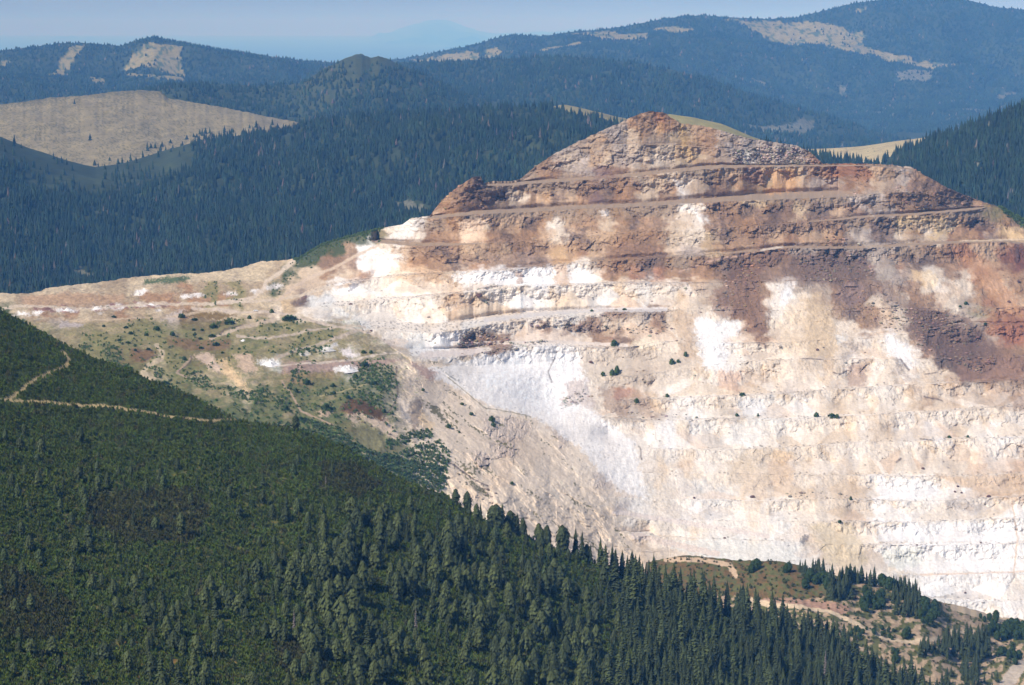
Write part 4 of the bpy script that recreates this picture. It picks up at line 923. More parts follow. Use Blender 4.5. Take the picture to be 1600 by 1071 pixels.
# ------------------------------------------------------------------ plants
def blob_tpl(n=14, seed=1):
    """a shrub: a low dome of leaf-sized faces"""
    r_ = random.Random(seed); V = []; Fc = []; sh = []
    for k in range(n):
        th = r_.random() * 6.283; ph = math.acos(r_.random()) * 0.95
        d = Vector((math.sin(ph) * math.cos(th), math.sin(ph) * math.sin(th), math.cos(ph)))
        c = Vector((d.x * 0.42, d.y * 0.42, 0.1 + d.z * 0.75))
        t = d.cross(Vector((0, 0, 1)))
        if t.length < 0.1: t = Vector((1, 0, 0))
        t.normalize(); u = Vector((d.x * 0.3, d.y * 0.3, 0.9)).normalized()
        s = 0.13 + 0.1 * r_.random(); i = len(V)
        V += [tuple(c - t * s - u * s * 0.7), tuple(c + t * s - u * s * 0.6), tuple(c + u * s * 1.6 + d * 0.05)]
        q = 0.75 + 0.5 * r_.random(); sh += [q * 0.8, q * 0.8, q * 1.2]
        Fc.append((i, i + 1, i + 2))
    # core
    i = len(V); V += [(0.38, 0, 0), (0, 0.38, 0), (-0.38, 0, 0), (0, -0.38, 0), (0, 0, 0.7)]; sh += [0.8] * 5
    Fc += [(i, i + 1, i + 4), (i + 1, i + 2, i + 4), (i + 2, i + 3, i + 4), (i + 3, i, i + 4)]
    return np.array(V), np.array(Fc), np.array(sh)
def crown_spruce(seed, levels=17, tall=1.0, wid=0.25):
    """conical crown of drooping jagged branch fans; unit height"""
    r_ = random.Random(seed); V = []; Fc = []; sh = []
    for k in range(levels):
        a = k / (levels - 1)
        z = 0.07 + 0.89 * a
        rad = wid * 0.5 * ((1 - a) ** 0.8 + 0.05) * (0.85 + 0.3 * r_.random())
        nb = max(4, int(9 * (1 - a * 0.5)))
        for j in range(nb):
            th = 6.283 * (j + r_.random() * 0.7) / nb + k
            L = rad * (0.7 + 0.6 * r_.random()); dr = 0.035 * (0.4 + r_.random())
            c, s = math.cos(th), math.sin(th); hw = rad * 0.42
            i = len(V)
            V += [(0, 0, z + 0.035), (L * 0.6 * c - hw * s, L * 0.6 * s + hw * c, z - dr * 0.5), (L * c, L * s, z - dr - 0.01), (L * 0.6 * c + hw * s, L * 0.6 * s - hw * c, z - dr * 0.5), (L * 0.5 * c, L * 0.5 * s, z - dr * 1.7 - 0.02)]
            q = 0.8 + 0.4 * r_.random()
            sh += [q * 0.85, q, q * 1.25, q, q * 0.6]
            Fc += [(i, i + 1, i + 2), (i, i + 2, i + 3), (i + 1, i + 4, i + 2), (i + 2, i + 4, i + 3)]
    n = 7; i = len(V)
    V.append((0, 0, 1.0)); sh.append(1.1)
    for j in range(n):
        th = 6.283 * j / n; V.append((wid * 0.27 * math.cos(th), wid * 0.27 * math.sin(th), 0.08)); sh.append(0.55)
    Fc += [(i, i + 1 + j, i + 1 + (j + 1) % n) for j in range(n)]
    return np.array(V), np.array(Fc), np.array(sh)
def crown_pine(seed, n=210, wid=0.42):
    """rounded, clumpy crown of a stone pine; unit height"""
    r_ = random.Random(seed); V = []; Fc = []; sh = []
    lobes = [(r_.random() * 6.283, 0.18 + 0.7 * r_.random(), 0.75 + 0.4 * r_.random()) for _ in range(11)]
    def radius(z, th):
        a = (z - 0.05) / 0.95
        prof = math.sqrt(max(0.02, 1 - ((a - 0.42) / 0.585) ** 2)) if a > 0.42 else 0.72 + 0.28 * a / 0.42
        b = 0
        for lt, lz, ls in lobes:
            b = max(b, ls * math.exp(-((z - lz) / 0.10) ** 2) * max(0, math.cos(th - lt)))
        return wid * 0.5 * prof * (0.78 + 0.35 * b)
    m = 9; rows_ = 9; base = len(V)
    for a in range(rows_):
        z = 0.06 + 0.9 * a / (rows_ - 1)
        for j in range(m):
            th = 6.283 * j / m; rr = radius(z, th) * 0.82
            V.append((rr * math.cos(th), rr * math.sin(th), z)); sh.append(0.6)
    for a in range(rows_ - 1):
        for j in range(m):
            p, q = base + a * m + j, base + a * m + (j + 1) % m
            Fc += [(p, q, q + m), (p, q + m, p + m)]
    for k in range(n):
        z = 0.06 + 0.93 * r_.random() ** 0.9; th = r_.random() * 6.283
        rr = radius(z, th) * (0.85 + 0.25 * r_.random())
        c, s = math.cos(th), math.sin(th); e = 0.030 + 0.03 * r_.random()
        d = Vector((c, s, 0.6)).normalized(); t = Vector((-s, c, 0)); u = d.cross(t) * -1
        if u.z < 0: u = -u
        p = Vector((rr * c, rr * s, z)); i = len(V)
        p0, p1, p2, p3 = p - t * e, p + t * e * r_.uniform(0.8, 1.2), p + u * e * 1.6 + d * e * 0.4, p - u * e * 0.9 + d * e * 0.2
        V += [tuple(p0), tuple(p1), tuple(p2), tuple(p3)]
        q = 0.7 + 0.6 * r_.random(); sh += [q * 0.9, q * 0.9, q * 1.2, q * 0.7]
        Fc += [(i, i + 1, i + 2), (i, i + 3, i + 1)]
    return np.array(V), np.array(Fc), np.array(sh)
def trunk_tpl(r0=0.014, top=0.9, n=6):
    V = []; Fc = []
    zs = (0 - 0.03, 0.1, 0.45, top)
    for k, z in enumerate(zs):
        r_ = r0 * (1.3 if k == 0 else 1 - 0.9 * k / 3.2)
        for j in range(n): V.append((r_ * math.cos(6.283 * j / n), r_ * math.sin(6.283 * j / n), z))
    for k in range(3):
        for j in range(n):
            a, b = k * n + j, k * n + (j + 1) % n
            Fc += [(a, b, b + n), (a, b + n, a + n)]
    return np.array(V), np.array(Fc)
TV, TF = trunk_tpl()
trunk_me = raw_mesh('trunk', TV, TF, M_bark, np.broadcast_to([0.10, 0.08, 0.065], TV.shape))
SPR = [crown_spruce(s, wid=wd_) for s, wd_ in ((1, .32), (2, .36), (3, .29), (4, .40), (5, .34))]
PIN = [crown_pine(s, wid=wd_) for s, wd_ in ((11, .48), (12, .58), (13, .42), (14, .52), (15, .64), (16, .46))]
SPC = np.array([0.048, 0.062, 0.027]); PIC = np.array([0.074, 0.094, 0.038])
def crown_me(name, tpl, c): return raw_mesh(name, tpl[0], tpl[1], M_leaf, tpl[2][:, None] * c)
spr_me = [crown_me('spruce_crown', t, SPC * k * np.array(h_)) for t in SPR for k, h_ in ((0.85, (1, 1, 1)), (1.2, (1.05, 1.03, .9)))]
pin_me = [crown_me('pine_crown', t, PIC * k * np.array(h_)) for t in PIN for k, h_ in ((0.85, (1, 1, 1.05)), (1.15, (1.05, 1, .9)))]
dead_me = crown_me('bare_crown', crown_spruce(77, levels=12, wid=0.2), np.array([0.16, 0.135, 0.12]))
def tree(kind, pos, h_, label, group, me=None, wide=1.0):
    r_ = bpy.data.objects.new({'s': 'spruce_tree', 'p': 'stone_pine', 'd': 'dead_spruce'}[kind], None)
    col.objects.link(r_)
    r_.location = pos; r_.scale = (h_ * wide, h_ * wide, h_); r_.rotation_euler = (0, 0, random.random() * 6.28)
    r_.empty_display_size = 0.2
    tag(r_, label, {'s': 'spruce tree', 'p': 'pine tree', 'd': 'dead tree'}[kind], group)
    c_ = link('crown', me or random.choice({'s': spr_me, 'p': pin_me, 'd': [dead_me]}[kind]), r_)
    link('trunk', trunk_me, r_)
    return r_

# where the trees of the near hillside stand: per 50 px cell 0 none .. 3 dense, S close spruce stand
TM = {505:'00000000000000000000000000000000',555:'00000000000000000000000000000000',605:'00000000000000000000000000000000',655:'00000000000000000000000000000000',
      705:'11110100000000000000000000000000',755:'11111111210000000000000000000000',805:'11111011122211223000000000000000',855:'11110011123332333322S00000000000',905:'11111112233333333333SSSSS0000000',955:'11112222223333333333SSSSSSSS0000',1005:'11112222223332233333SSSSSSSSSS00',1055:'11112222122323233333SSSSSSSSSSSS'}
TMa = np.array([[{'0': 0.0, '1': .20, '2': .55, '3': 1.0, 'S': 2.0}[c] for c in TM[y]] for y in sorted(TM)])
def tmap(x, y):
    gx = np.clip((x - 25) / 50, 0, 30.999); gy = np.clip((y - 505) / 50, 0, 10.999)
    ix = gx.astype(int); iy = gy.astype(int); fx = gx - ix; fy = gy - iy
    return (TMa[iy, ix] * (1 - fx) + TMa[iy, ix + 1] * fx) * (1 - fy) + (TMa[iy + 1, ix] * (1 - fx) + TMa[iy + 1, ix + 1] * fx) * fy
glades = [[(380, 770), (560, 730), (640, 790), (600, 800), (460, 790)], [(300, 860), (370, 850), (380, 900), (300, 900)], [(350, 1010), (430, 1000), (440, 1080), (330, 1080)], [(560, 940), (620, 940), (640, 1000), (560, 980)], [(790, 870), (830, 870), (840, 920), (780, 910)], [(880, 880), (930, 890), (930, 930), (880, 920)], [(620, 1030), (760, 1020), (780, 1080), (600, 1080)]]
def dtree(x, y):
    d = tmap(x, y) / 2.0
    d = np.where((x > 980) & (y > 860) & (d > 0), 1.0, d)
    d = np.where(mask_of(x, y, glades, 14, 8), 0.02, d)
    return d
Q, qx, qy = scatter(HL, 9000, dtree, 50)
# thin out so crowns keep their distance
minx = np.where(qx > 980, 9.0, 16.0 - 4 * sm(0.3, 1.0, tmap(qx, qy)))
order = rng.permutation(len(Q)); keep = []
kx = []; ky = []
for i in order:
    if keep:
        dx = (np.array(kx) - qx[i]) / minx[i]; dyy = (np.array(ky) - qy[i]) / (minx[i] * 0.8)
        if (dx * dx + dyy * dyy < 1).any(): continue
    keep.append(i); kx.append(qx[i]); ky.append(qy[i])
keep = np.array(keep); Q, qx, qy = Q[keep], qx[keep], qy[keep]
is_s = rng.random(len(Q)) < 0.22 + 0.76 * sm(880, 1010, qx + (qy - 900) * 0.1)
dens_here = tmap(qx, qy)
hgt = np.where(is_s, np.where(qx > 950, 14.0, 10.0), 9.0) * (0.55 + 0.75 * rng.random(len(Q)))
hgt *= np.where(qx < 950, 0.60 + 0.40 * sm(0.25, 0.8, dens_here), 1.0)
sc_ = hgt * F / Q[:, 1]
zone_label = {
 ('s', 0): 'dark pointed spruce in the close stand on the slope below the pale pit floor', ('s', 1): 'slim spruce among the round pines on the middle of the near slope', ('s', 2): 'small spruce scattered in the scrub at the left of the near slope',
 ('p', 0): 'round pine standing among the tall spruces below the pale pit floor', ('p', 1): 'rounded clumpy stone pine in the grove on the middle of the near slope', ('p', 2): 'low stone pine scattered in the scrub at the left of the near slope'}
zone_group = {('s', 0): 'close spruce stand', ('s', 1): 'spruces among the pines', ('s', 2): 'scattered small spruces', ('p', 0): 'pines among the spruces', ('p', 1): 'stone pine grove', ('p', 2): 'scattered low pines'}
vis = (qx > -15) & (qx < 1612) & (qy - sc_ < 1071) & (qy < 1150)
COLN = ['below the fork of the two paths', 'below the brown scrub patch', 'below the far end of the long path', 'below the shrubby ravine mouth', 'below the egg-shaped skyline pine', 'below the foot of the ochre scree', 'below the pinkish pit floor', 'below the heath knoll', 'below the reddish bank', 'below the dark lower right stand']
def tree_label(kd, x, y, hp, wd_, tone):
    a = 'tall' if hp > 48 else ('small' if hp < 28 else 'mid-sized')
    b = ('stout' if wd_ > 1.08 else ('slim' if wd_ < 0.96 else 'plain')) + (' spruce' if kd == 's' else ' round pine')
    yr = int(np.clip((y - il(x, [(r[0], r[1]) for r in RID])) / 42.0, 0, 7))
    row = ['just under the ridge', 'slightly under the ridge', 'high on the slope', 'on the upper mid-slope', 'mid-slope', 'on the lower mid-slope', 'low on the slope', 'near the slope bottom'][yr]
    return ('%s %s %s %s, %s' % (a, tone, b, row, COLN[int(np.clip(x // 160, 0, 9))])).replace('plain ', '').replace('dark lower right stand', 'dark lower stand').replace('foot of the ochre scree', 'ochre scree').replace('far end of the long path', 'end of the long path')
rest = []
for kd, msk in (('s', is_s), ('p', ~is_s)):
    ids = np.where(msk & vis)[0]
    ids = ids[np.argsort(-sc_[ids])]
    lim = 240 if kd == 's' else 292
    for i in ids[:lim]:
        z = 0 if qx[i] > 960 else (1 if (qx[i] > 440 or dens_here[i] > 0.5) else 2)
        mi_ = random.randrange(10 if kd == 's' else 12)
        wd_ = 1.0 + (0.15 if z == 2 else 0) + 0.3 * (random.random() - 0.5)
        tree(kd, Q[i] - [0, 0, 0.3], hgt[i], tree_label(kd, qx[i], qy[i], sc_[i], wd_, 'pale' if mi_ % 2 else 'dark'), zone_group[(kd, z)], me=(spr_me if kd == 's' else pin_me)[mi_], wide=wd_)
    rest += list(ids[lim:])
    rest += list(np.where(msk & ~vis)[0])
rest = np.array(rest, int)
def mass(name, ids, Q, hgt, tpls, base, label, seed):
    r_ = np.random.default_rng(seed); Vs = []; Fs = []; Cs = []; off = 0
    for t, (V, Fc, sh) in enumerate(tpls):
        sel = ids[t::len(tpls)]
        n = len(sel)
        if not n: continue
        th = r_.random(n) * 6.28; c, s = np.cos(th)[:, None], np.sin(th)[:, None]; h_ = hgt[sel][:, None]
        W = np.stack([(V[None, :, 0] * c - V[None, :, 1] * s) * h_, (V[None, :, 0] * s + V[None, :, 1] * c) * h_, V[None, :, 2] * h_], -1) + Q[sel][:, None]
        Vs.append(W.reshape(-1, 3)); Fs.append((Fc[None] + (np.arange(n) * len(V))[:, None, None]).reshape(-1, 3) + off); off += n * len(V)
        k = 0.75 + 0.5 * r_.random((n, 1)); hue = 1 + 0.08 * (r_.random((n, 3)) - 0.5)
        Cs.append(((base * hue * k)[:, None, :] * sh[None, :, None]).reshape(-1, 3))
    o = link(name, raw_mesh(name, np.concatenate(Vs), np.concatenate(Fs), M_leaf, np.concatenate(Cs)))
    return tag(o, label, kind='stuff')
rs = rest[is_s[rest]]; rp = rest[~is_s[rest]]
if len(rs): mass('spruce_forest', rs, Q, hgt, SPR, SPC, 'mass of further spruces filling the stand on the near slope', 61)
if len(rp): mass('pine_thicket', rp, Q, hgt, PIN, PIC, 'further small pines between the larger ones on the near slope', 62)
print('TREES', len(Q), 's', (is_s & vis).sum(), 'p', (~is_s & vis).sum())

# marker trees along the skyline of the near slope
for x, y, hpx, kd, wd_, lb in ((741, 790, 32, 'p', 1.1, 'egg-shaped stone pine alone on the skyline against the pale scree'),
        (718, 784, 24, 'p', 1.2, 'squat pine first on the skyline above the scrub edge'),
        (760, 796, 26, 's', 1.0, 'small spruce pair tip just right of the egg-shaped pine'), (765, 798, 28, 's', .9, 'thin spruce tip beside the egg-shaped pine, the right one of two'),
        (783, 806, 28, 'p', 1.0, 'broad pine on the skyline left of a pointed spruce'), (795, 812, 40, 's', 1.1, 'pointed spruce on the skyline behind two broad pines'), (806, 818, 30, 'p', .95, 'round pine on the skyline right of the pointed spruce'),
        (822, 822, 34, 's', 1.2, 'stubby spruce where the skyline steps down towards the pit'), (863, 846, 34, 'p', .85, 'upright oval pine on the skyline below the ochre scree'), (882, 858, 42, 'p', 1.05, 'largest broad pine on the skyline below the ochre scree'), (845, 842, 30, 'p', 1.2, 'low round pine left of the upright oval pine'),
        (902, 868, 48, 's', 1.0, 'tall spruce right of the largest skyline pine'), (911, 872, 50, 's', .9, 'narrow spruce at the start of the pointed skyline row'), (923, 880, 34, 's', 1, 'short spruce in the gap of the skyline row'), (939, 892, 58, 's', .9, 'tallest needle-like spruce of the skyline row'),
        (948, 896, 54, 's', .9, 'slender spruce second in the tall skyline row'), (955, 900, 56, 's', .85, 'slender spruce third in the tall skyline row'), (963, 902, 52, 's', .9, 'slender spruce fourth in the tall skyline row'), (972, 906, 54, 's', .9, 'slender spruce fifth in the tall skyline row'), (979, 910, 46, 's', .9, 'slender spruce last in the tall skyline row'),
        (992, 915, 56, 's', .9, 'lone spire of spruce against the pinkish pit floor'), (1003, 920, 50, 's', 1, 'spruce spire second against the pinkish pit floor'), (1014, 925, 52, 's', .9, 'spruce spire third against the pinkish pit floor'), (1026, 928, 50, 's', 1, 'spruce spire beside the grey pit floor edge'),
        (1040, 932, 58, 's', 1, 'spruce at the crown of the stand by the grey pit floor'), (1052, 936, 66, 's', 1, 'high spruce over the grey pit floor edge'), (1064, 940, 60, 's', 1, 'spruce just left of the dirt strip'), (1080, 946, 62, 's', 1, 'spruce in front of the dirt strip'), (1098, 950, 68, 's', 1, 'high spruce in front of the dirt strip'),
        (1116, 955, 64, 's', 1, 'spruce in front of the right end of the dirt strip'), (1136, 960, 60, 's', 1, 'spruce where the stand meets the knoll'), (1158, 966, 58, 's', 1, 'spruce at the foot of the heath knoll'), (1180, 972, 62, 's', 1, 'spruce below the heath knoll'), (1206, 978, 64, 's', 1, 'high spruce below the heath knoll'),
        (1230, 986, 50, 's', 1, 'spruce at the near edge of the track'), (1256, 996, 48, 's', 1, 'spruce next along the near edge of the track'), (1284, 1004, 44, 's', 1, 'spruce below the middle of the track'), (1306, 1012, 50, 's', 1, 'spruce where the track starts to bend'), (1334, 1030, 46, 's', 1, 'spruce below the bend of the track'), (1362, 1048, 46, 's', 1, 'spruce below the reddish bank'), (1396, 1064, 44, 's', 1, 'spruce tip near the lower end of the stand'), (1430, 1080, 48, 's', 1, 'last spruce at the lower end of the stand')):
    p = on_hill(x, y)
    tree(kd, p - [0, 0, 0.4], hpx * p[1] / F, lb, 'trees on the skyline of the near slope', wide=wd_)
for x, y, hpx, lb in ((460, 985, 36, 'grey dead spruce in the lower glade'), (508, 760, 20, 'small grey dead tree in the dark scrub'), (650, 985, 40, 'grey bare spruce between the round pines'), (1290, 1060, 50, 'pale dead spruce inside the close stand')):
    p = on_hill(x, y); tree('d', p, hpx * p[1] / F, lb, 'dead trees of the near slope')
p = on_hill(283, 838); tree('p', p, 36 * p[1] / F, 'dark pine beside the brown scrub patch', 'single pines'); p = on_hill(462, 672); tree('p', p, 24 * p[1] / F, 'lone dark pine on the ridge at the end of the path', 'single pines', wide=1.2)

# dwarf pine carpet over the near slope
def dscrub(x, y):
    d = np.ones_like(x)
    d = np.where(dist_line(x, y, PATH1) < 3.0 + 1.2 * fbm(x / 10, y / 10, 433, 2), 0, d); d = np.where(dist_line(x, y, PATH2) < 2.3 + 1.2 * fbm(x / 10, y / 10, 434, 2), 0, d)
    gap = (fbm(x / 16, y / 6, 405, 3) > 0.45) & (y > 730) & (x < 460)
    d = np.where(gap, 0.25, d)
    d = np.where((fbm(x / 14, y / 8, 403, 4) > 0.42) & (y > 1000) & (x < 420), 0.15, d)
    return np.where((x > 1000) & (y > 900), 0.12, d)
Q2, x2, y2 = scatter(HL, 75000, dscrub, 51)
SB = [blob_tpl(13, s) for s in (1, 2, 3)]
r_ = np.random.default_rng(52)
sc2 = lin((92, 106, 46)) * 0.86
c2 = sc2 * (1 + 0.35 * fbm(x2 / 30, y2 / 16, 410, 3))[:, None]
brn = mask_of(x2, y2, BROWN, 14, 8)
c2 = np.where(brn[:, None], lin((92, 94, 52)) * 0.72, c2)
ylw = fbm(x2 / 25, y2 / 12, 414, 3) > 0.45
c2 = np.where((ylw & ~brn)[:, None], lin((104, 108, 62)) * 0.75, c2)
merged('dwarf_pine_carpet', Q2 - [0, 0, 0.2], 1.5 * (0.5 + r_.random(len(Q2))), 1.5 * (0.7 + 0.6 * r_.random(len(Q2))), SB[0], M_scrub, None, 0.16, 53, 'dense dwarf pine scrub carpeting the near slope', colors=c2)
# dark scrub patches of the plateau and its slopes
DKP = [[(430,652),(470,672),(540,695),(600,712),(660,738),(700,748),(690,770),(600,742),(520,712),(450,682)], [(470,650),(520,668),(560,690),(540,700),(480,680)], [(560,572),(590,566),(612,574),(616,600),(600,616),(570,600)], [(450,414),(480,397),(500,384),(540,372),(580,362),(600,357),(560,378),(520,392),(490,410),(462,420)], [(430,445),(446,430),(462,424),(458,434),(440,448)], [(120,536),(145,545),(142,552),(125,548)], [(148,538),(162,534),(168,540),(158,546)], [(160,548),(180,540),(194,552),(190,566),(168,570),(156,562)], [(185,572),(200,566),(208,575),(205,585),(190,582)],
       [(232,575),(246,572),(258,580),(252,592),(238,588)], [(292,585),(312,580),(330,595),(342,610),(325,610),(300,600)], [(340,605),(365,602),(380,612),(398,604),(424,612),(420,628),(400,634),(380,624),(350,618)], [(425,618),(450,622),(462,640),(470,645),(455,646),(430,636)], [(560,568),(580,566),(582,578),(566,580)],
       [(545,596),(565,585),(580,588),(570,600),(550,604)], [(550,615),(570,612),(600,622),(592,634),(570,630)], [(612,590),(624,594),(622,606),(612,602)], [(430,330+360),(470,670),(500,676),(540,690),(570,700),(600,712),(590,720),(540,700),(480,690)], [(600,690),(630,680),(670,672),(678,684),(640,694),(606,700)], [(640,700),(690,690),(704,712),(700,728),(650,720),(620,712)],
       [(560,705),(610,712),(650,722),(700,730),(690,745),(640,738),(590,722)], [(505,540),(520,544),(500,552),(462,556),(458,548)], [(440,498),(455,496),(466,503),(450,504)], [(330,508),(350,506),(345,512),(334,514)], [(352,500),(370,502),(366,508),(354,506)], [(1560,322),(1600,345),(1640,370),(1700,400),(1640,380),(1590,352)], [(340,506),(368,504),(360,510)], [(510,632),(522,628),(526,644),(510,650)], [(455,580),(470,576),(480,584),(470,600),(456,596)]]
def dk(x, y):
    x_ = x + 5 * fbm(x / 4, y / 3, 420, 2); y_ = y + 3 * fbm(x / 4 + 9, y / 3, 421, 2)
    d = np.where(mask_of(x_, y_, DKP, 7, 3), 0.6, 0.0)
    gr = ((CH[np.clip(((y - 160) // 20).astype(int), 0, len(ROWS) - 1), np.clip((x // 20).astype(int), 0, 79)][:, 1] - CH[np.clip(((y - 160) // 20).astype(int), 0, len(ROWS) - 1), np.clip((x // 20).astype(int), 0, 79)][:, 0]) > -12)
    return np.maximum(d, np.where(gr & (x < 640) & (CH[np.clip(((y - 160) // 20).astype(int), 0, len(ROWS) - 1), np.clip((x // 20).astype(int), 0, 79)][:, 0] < 170), 0.03 + 0.5 * (fbm(x / 9, y / 4, 422, 3) > 0.42), 0.0))
Q3, x3, y3 = scatter(MINE, 300000, dk, 54)
r_ = np.random.default_rng(55)
merged('mountain_pine_scrub', Q3 - [0, 0, 0.3], 1.9 * (0.5 + 0.7 * r_.random(len(Q3))), 2.4 * (0.7 + 0.6 * r_.random(len(Q3))), SB[1], M_scrub, lin((96, 114, 66)) * 0.95, 0.35, 56, 'dark green mountain pine scrub in patches round the waste plateau')

# single shrubs and young trees
sh_me = []
for s in range(5):
    V, Fc, q_ = blob_tpl(60, 100 + s)
    V = V.copy(); V[:60 * 3] = V[:60 * 3]
    sh_me.append(raw_mesh('shrub_foliage', V, Fc, M_scrub, q_[:, None] * lin((92, 112, 64)) * 0.9))
stem_me = raw_mesh('stem', TV * [1, 1, .5], TF, M_bark, np.broadcast_to([0.10, 0.08, 0.065], TV.shape))
def shrub(p, wpx, hpx, label, group):
    r_ = bpy.data.objects.new('shrub', None); col.objects.link(r_)
    k = p[1] / F
    r_.location = p - np.array([0, 0, 0.15 * hpx * k]); r_.scale = (wpx * k, wpx * k, hpx * k * 1.15); r_.rotation_euler = (0, 0, random.random() * 6.28)
    tag(r_, label, 'shrub', group)
    link('foliage', random.choice(sh_me), r_); link('stem', stem_me, r_)
PS = [((209,459+50),3,2),((243,515,),12,6),((178,495),9,3),((195,513),9,3),((203,522),9,4),((228,524),8,4),((284,495),12,6),((303,501),12,3),((334,513),14,6),((358,506),18,6),((390,498),8,5),((302,515),7,3),((316,516),7,3),((303,524),7,3),((270,524),9,6),((333,526),14,4),((312,530),8,3),((338,540),14,5),((314,543),9,3),((162,510),6,3),((213,548),6,3),((233,546),8,3),((288,562),8,5),((258,600),14,5),((348,552),6,3),((186,533),8,3),((200,537),10,3),((374,546),5,3),((424,487),8,5),((453,501),26,7),((580,552),7,4),((567,552),9,4),((556,590),10,6),((585,600),12,6),((600,645),8,5),((520,604),9,5),((480,600),14,8),((462,612),8,6),((446,640),10,7),((470,655),10,5),((508,640),16,9),((522,615),8,5),((545,622),9,5),((570,572),16,7)]
LM = [(401, 486, 'the parked car'), (235, 565, 'the hooked pale track'), (422, 568, 'the bright white spoil heap'), (542, 577, 'the wide white spoil heap'), (380, 531, 'the tiny white spoil heap'), (320, 492, 'the olive mound under the haul road'), (290, 540, 'the brown heath oval'), (513, 546, 'the grey-white spoil heap'),
      (160, 520, 'the pale ribs of the left meadow'), (570, 648, 'the pale slump scar'), (350, 575, 'the tan scree hollow'), (340, 508, 'the curved scarp of the track'), (485, 600, 'the narrow path through the green hollow'), (275, 562, 'the edge of the tan scree'), (615, 600, 'the dark plateau edge')]
for i, (p_, w_, h_) in enumerate(PS):
    x_, y_ = p_; best = min(LM, key=lambda l: math.hypot(l[0] - x_, (l[1] - y_) * 2.5))
    dx_, dy_ = x_ - best[0], (y_ - best[1]) * 2.5
    side = ('right of' if dx_ > 0 else 'left of') if abs(dx_) > abs(dy_) else ('in front of' if dy_ > 0 else 'behind')
    lb = '%s dark shrub %s%s %s' % ('wide' if w_ >= 12 else ('small' if w_ <= 7 else 'rounded'), 'just ' if math.hypot(dx_, dy_) < 22 else 'some way ', side, best[2])
    shrub(on_mine(x_, y_), w_, h_ * 1.1, lb, 'shrubs on the waste plateau')
for (x, y), w_, h_, lb in (((959,541),14,11,'bushy green shrub beside the pale mound on the upper bench'),((942,586),9,7,'leftmost shrub of the row on the grey bench'),((955,586),11,12,'taller shrub in the middle of the row on the grey bench'),((965,584),10,16,'tallest shrub of the row on the grey bench'),((1071,556),8,9,'single shrub on the tan chute left of the white wall'),((1050,568),11,10,'shrub on the ledge below the tan chute'),((1060,566),7,6,'small shrub beside the ledge shrub below the tan chute'),
        ((994,627),10,8,'shrub in the brown chute under the grey bench'),((1042,619),7,7,'shrub on the ledge right of the brown chute'),((1161,618),12,6,'shrub on the line above the pale blue wall'),((1153,650),7,6,'shrub at the foot of the pale blue wall'),((1184,650),4,6,'thin shrub at the right end of the pale blue wall'),((1276,652),10,9,'shrub left of a pair on the long pale bench'),((1299,651),16,7,'wide shrub of a pair on the long pale bench'),
        ((1309,651),8,7,'shrub at the end of the pair on the long pale bench'),((768,658),14,10,'shrub on the steep flank above the violet rock'),((772,666),10,8,'second shrub on the steep flank below the first'),((700,667),12,8,'shrub halfway down the striped flank'),((718,675),5,4,'small shrub under the flank shrub'),((1330,781),6,6,'dark shrub at the end of the rubble line'),((1313,815),8,5,'shrub on the ledge beneath the rubble line'),((1484,685),7,5,'shrub on the pale right bench'),((1513,683),6,5,'second shrub on the pale right bench'),
        ((1510,475),8,6,'shrub in the olive strip below the rust slope'),((1500,480),6,4,'small shrub in the olive strip'),((1540,507),7,4,'shrub on the bench under the rust slope'),((660,610),7,5,'tuft on the upper striped flank'),((735,648),9,6,'tuft on the middle striped flank'),((722,632),8,5,'tuft by the flank ledge'),((800,757),8,5,'dry shrub low on the flank'),((925,486),7,4,'shrub on the haul bench'),((975,484),9,4,'shrub among the rocks of the haul bench')):
    shrub(on_mine(x, y), w_ * 0.9, h_ * 0.75, lb, 'shrubs on the pit benches')

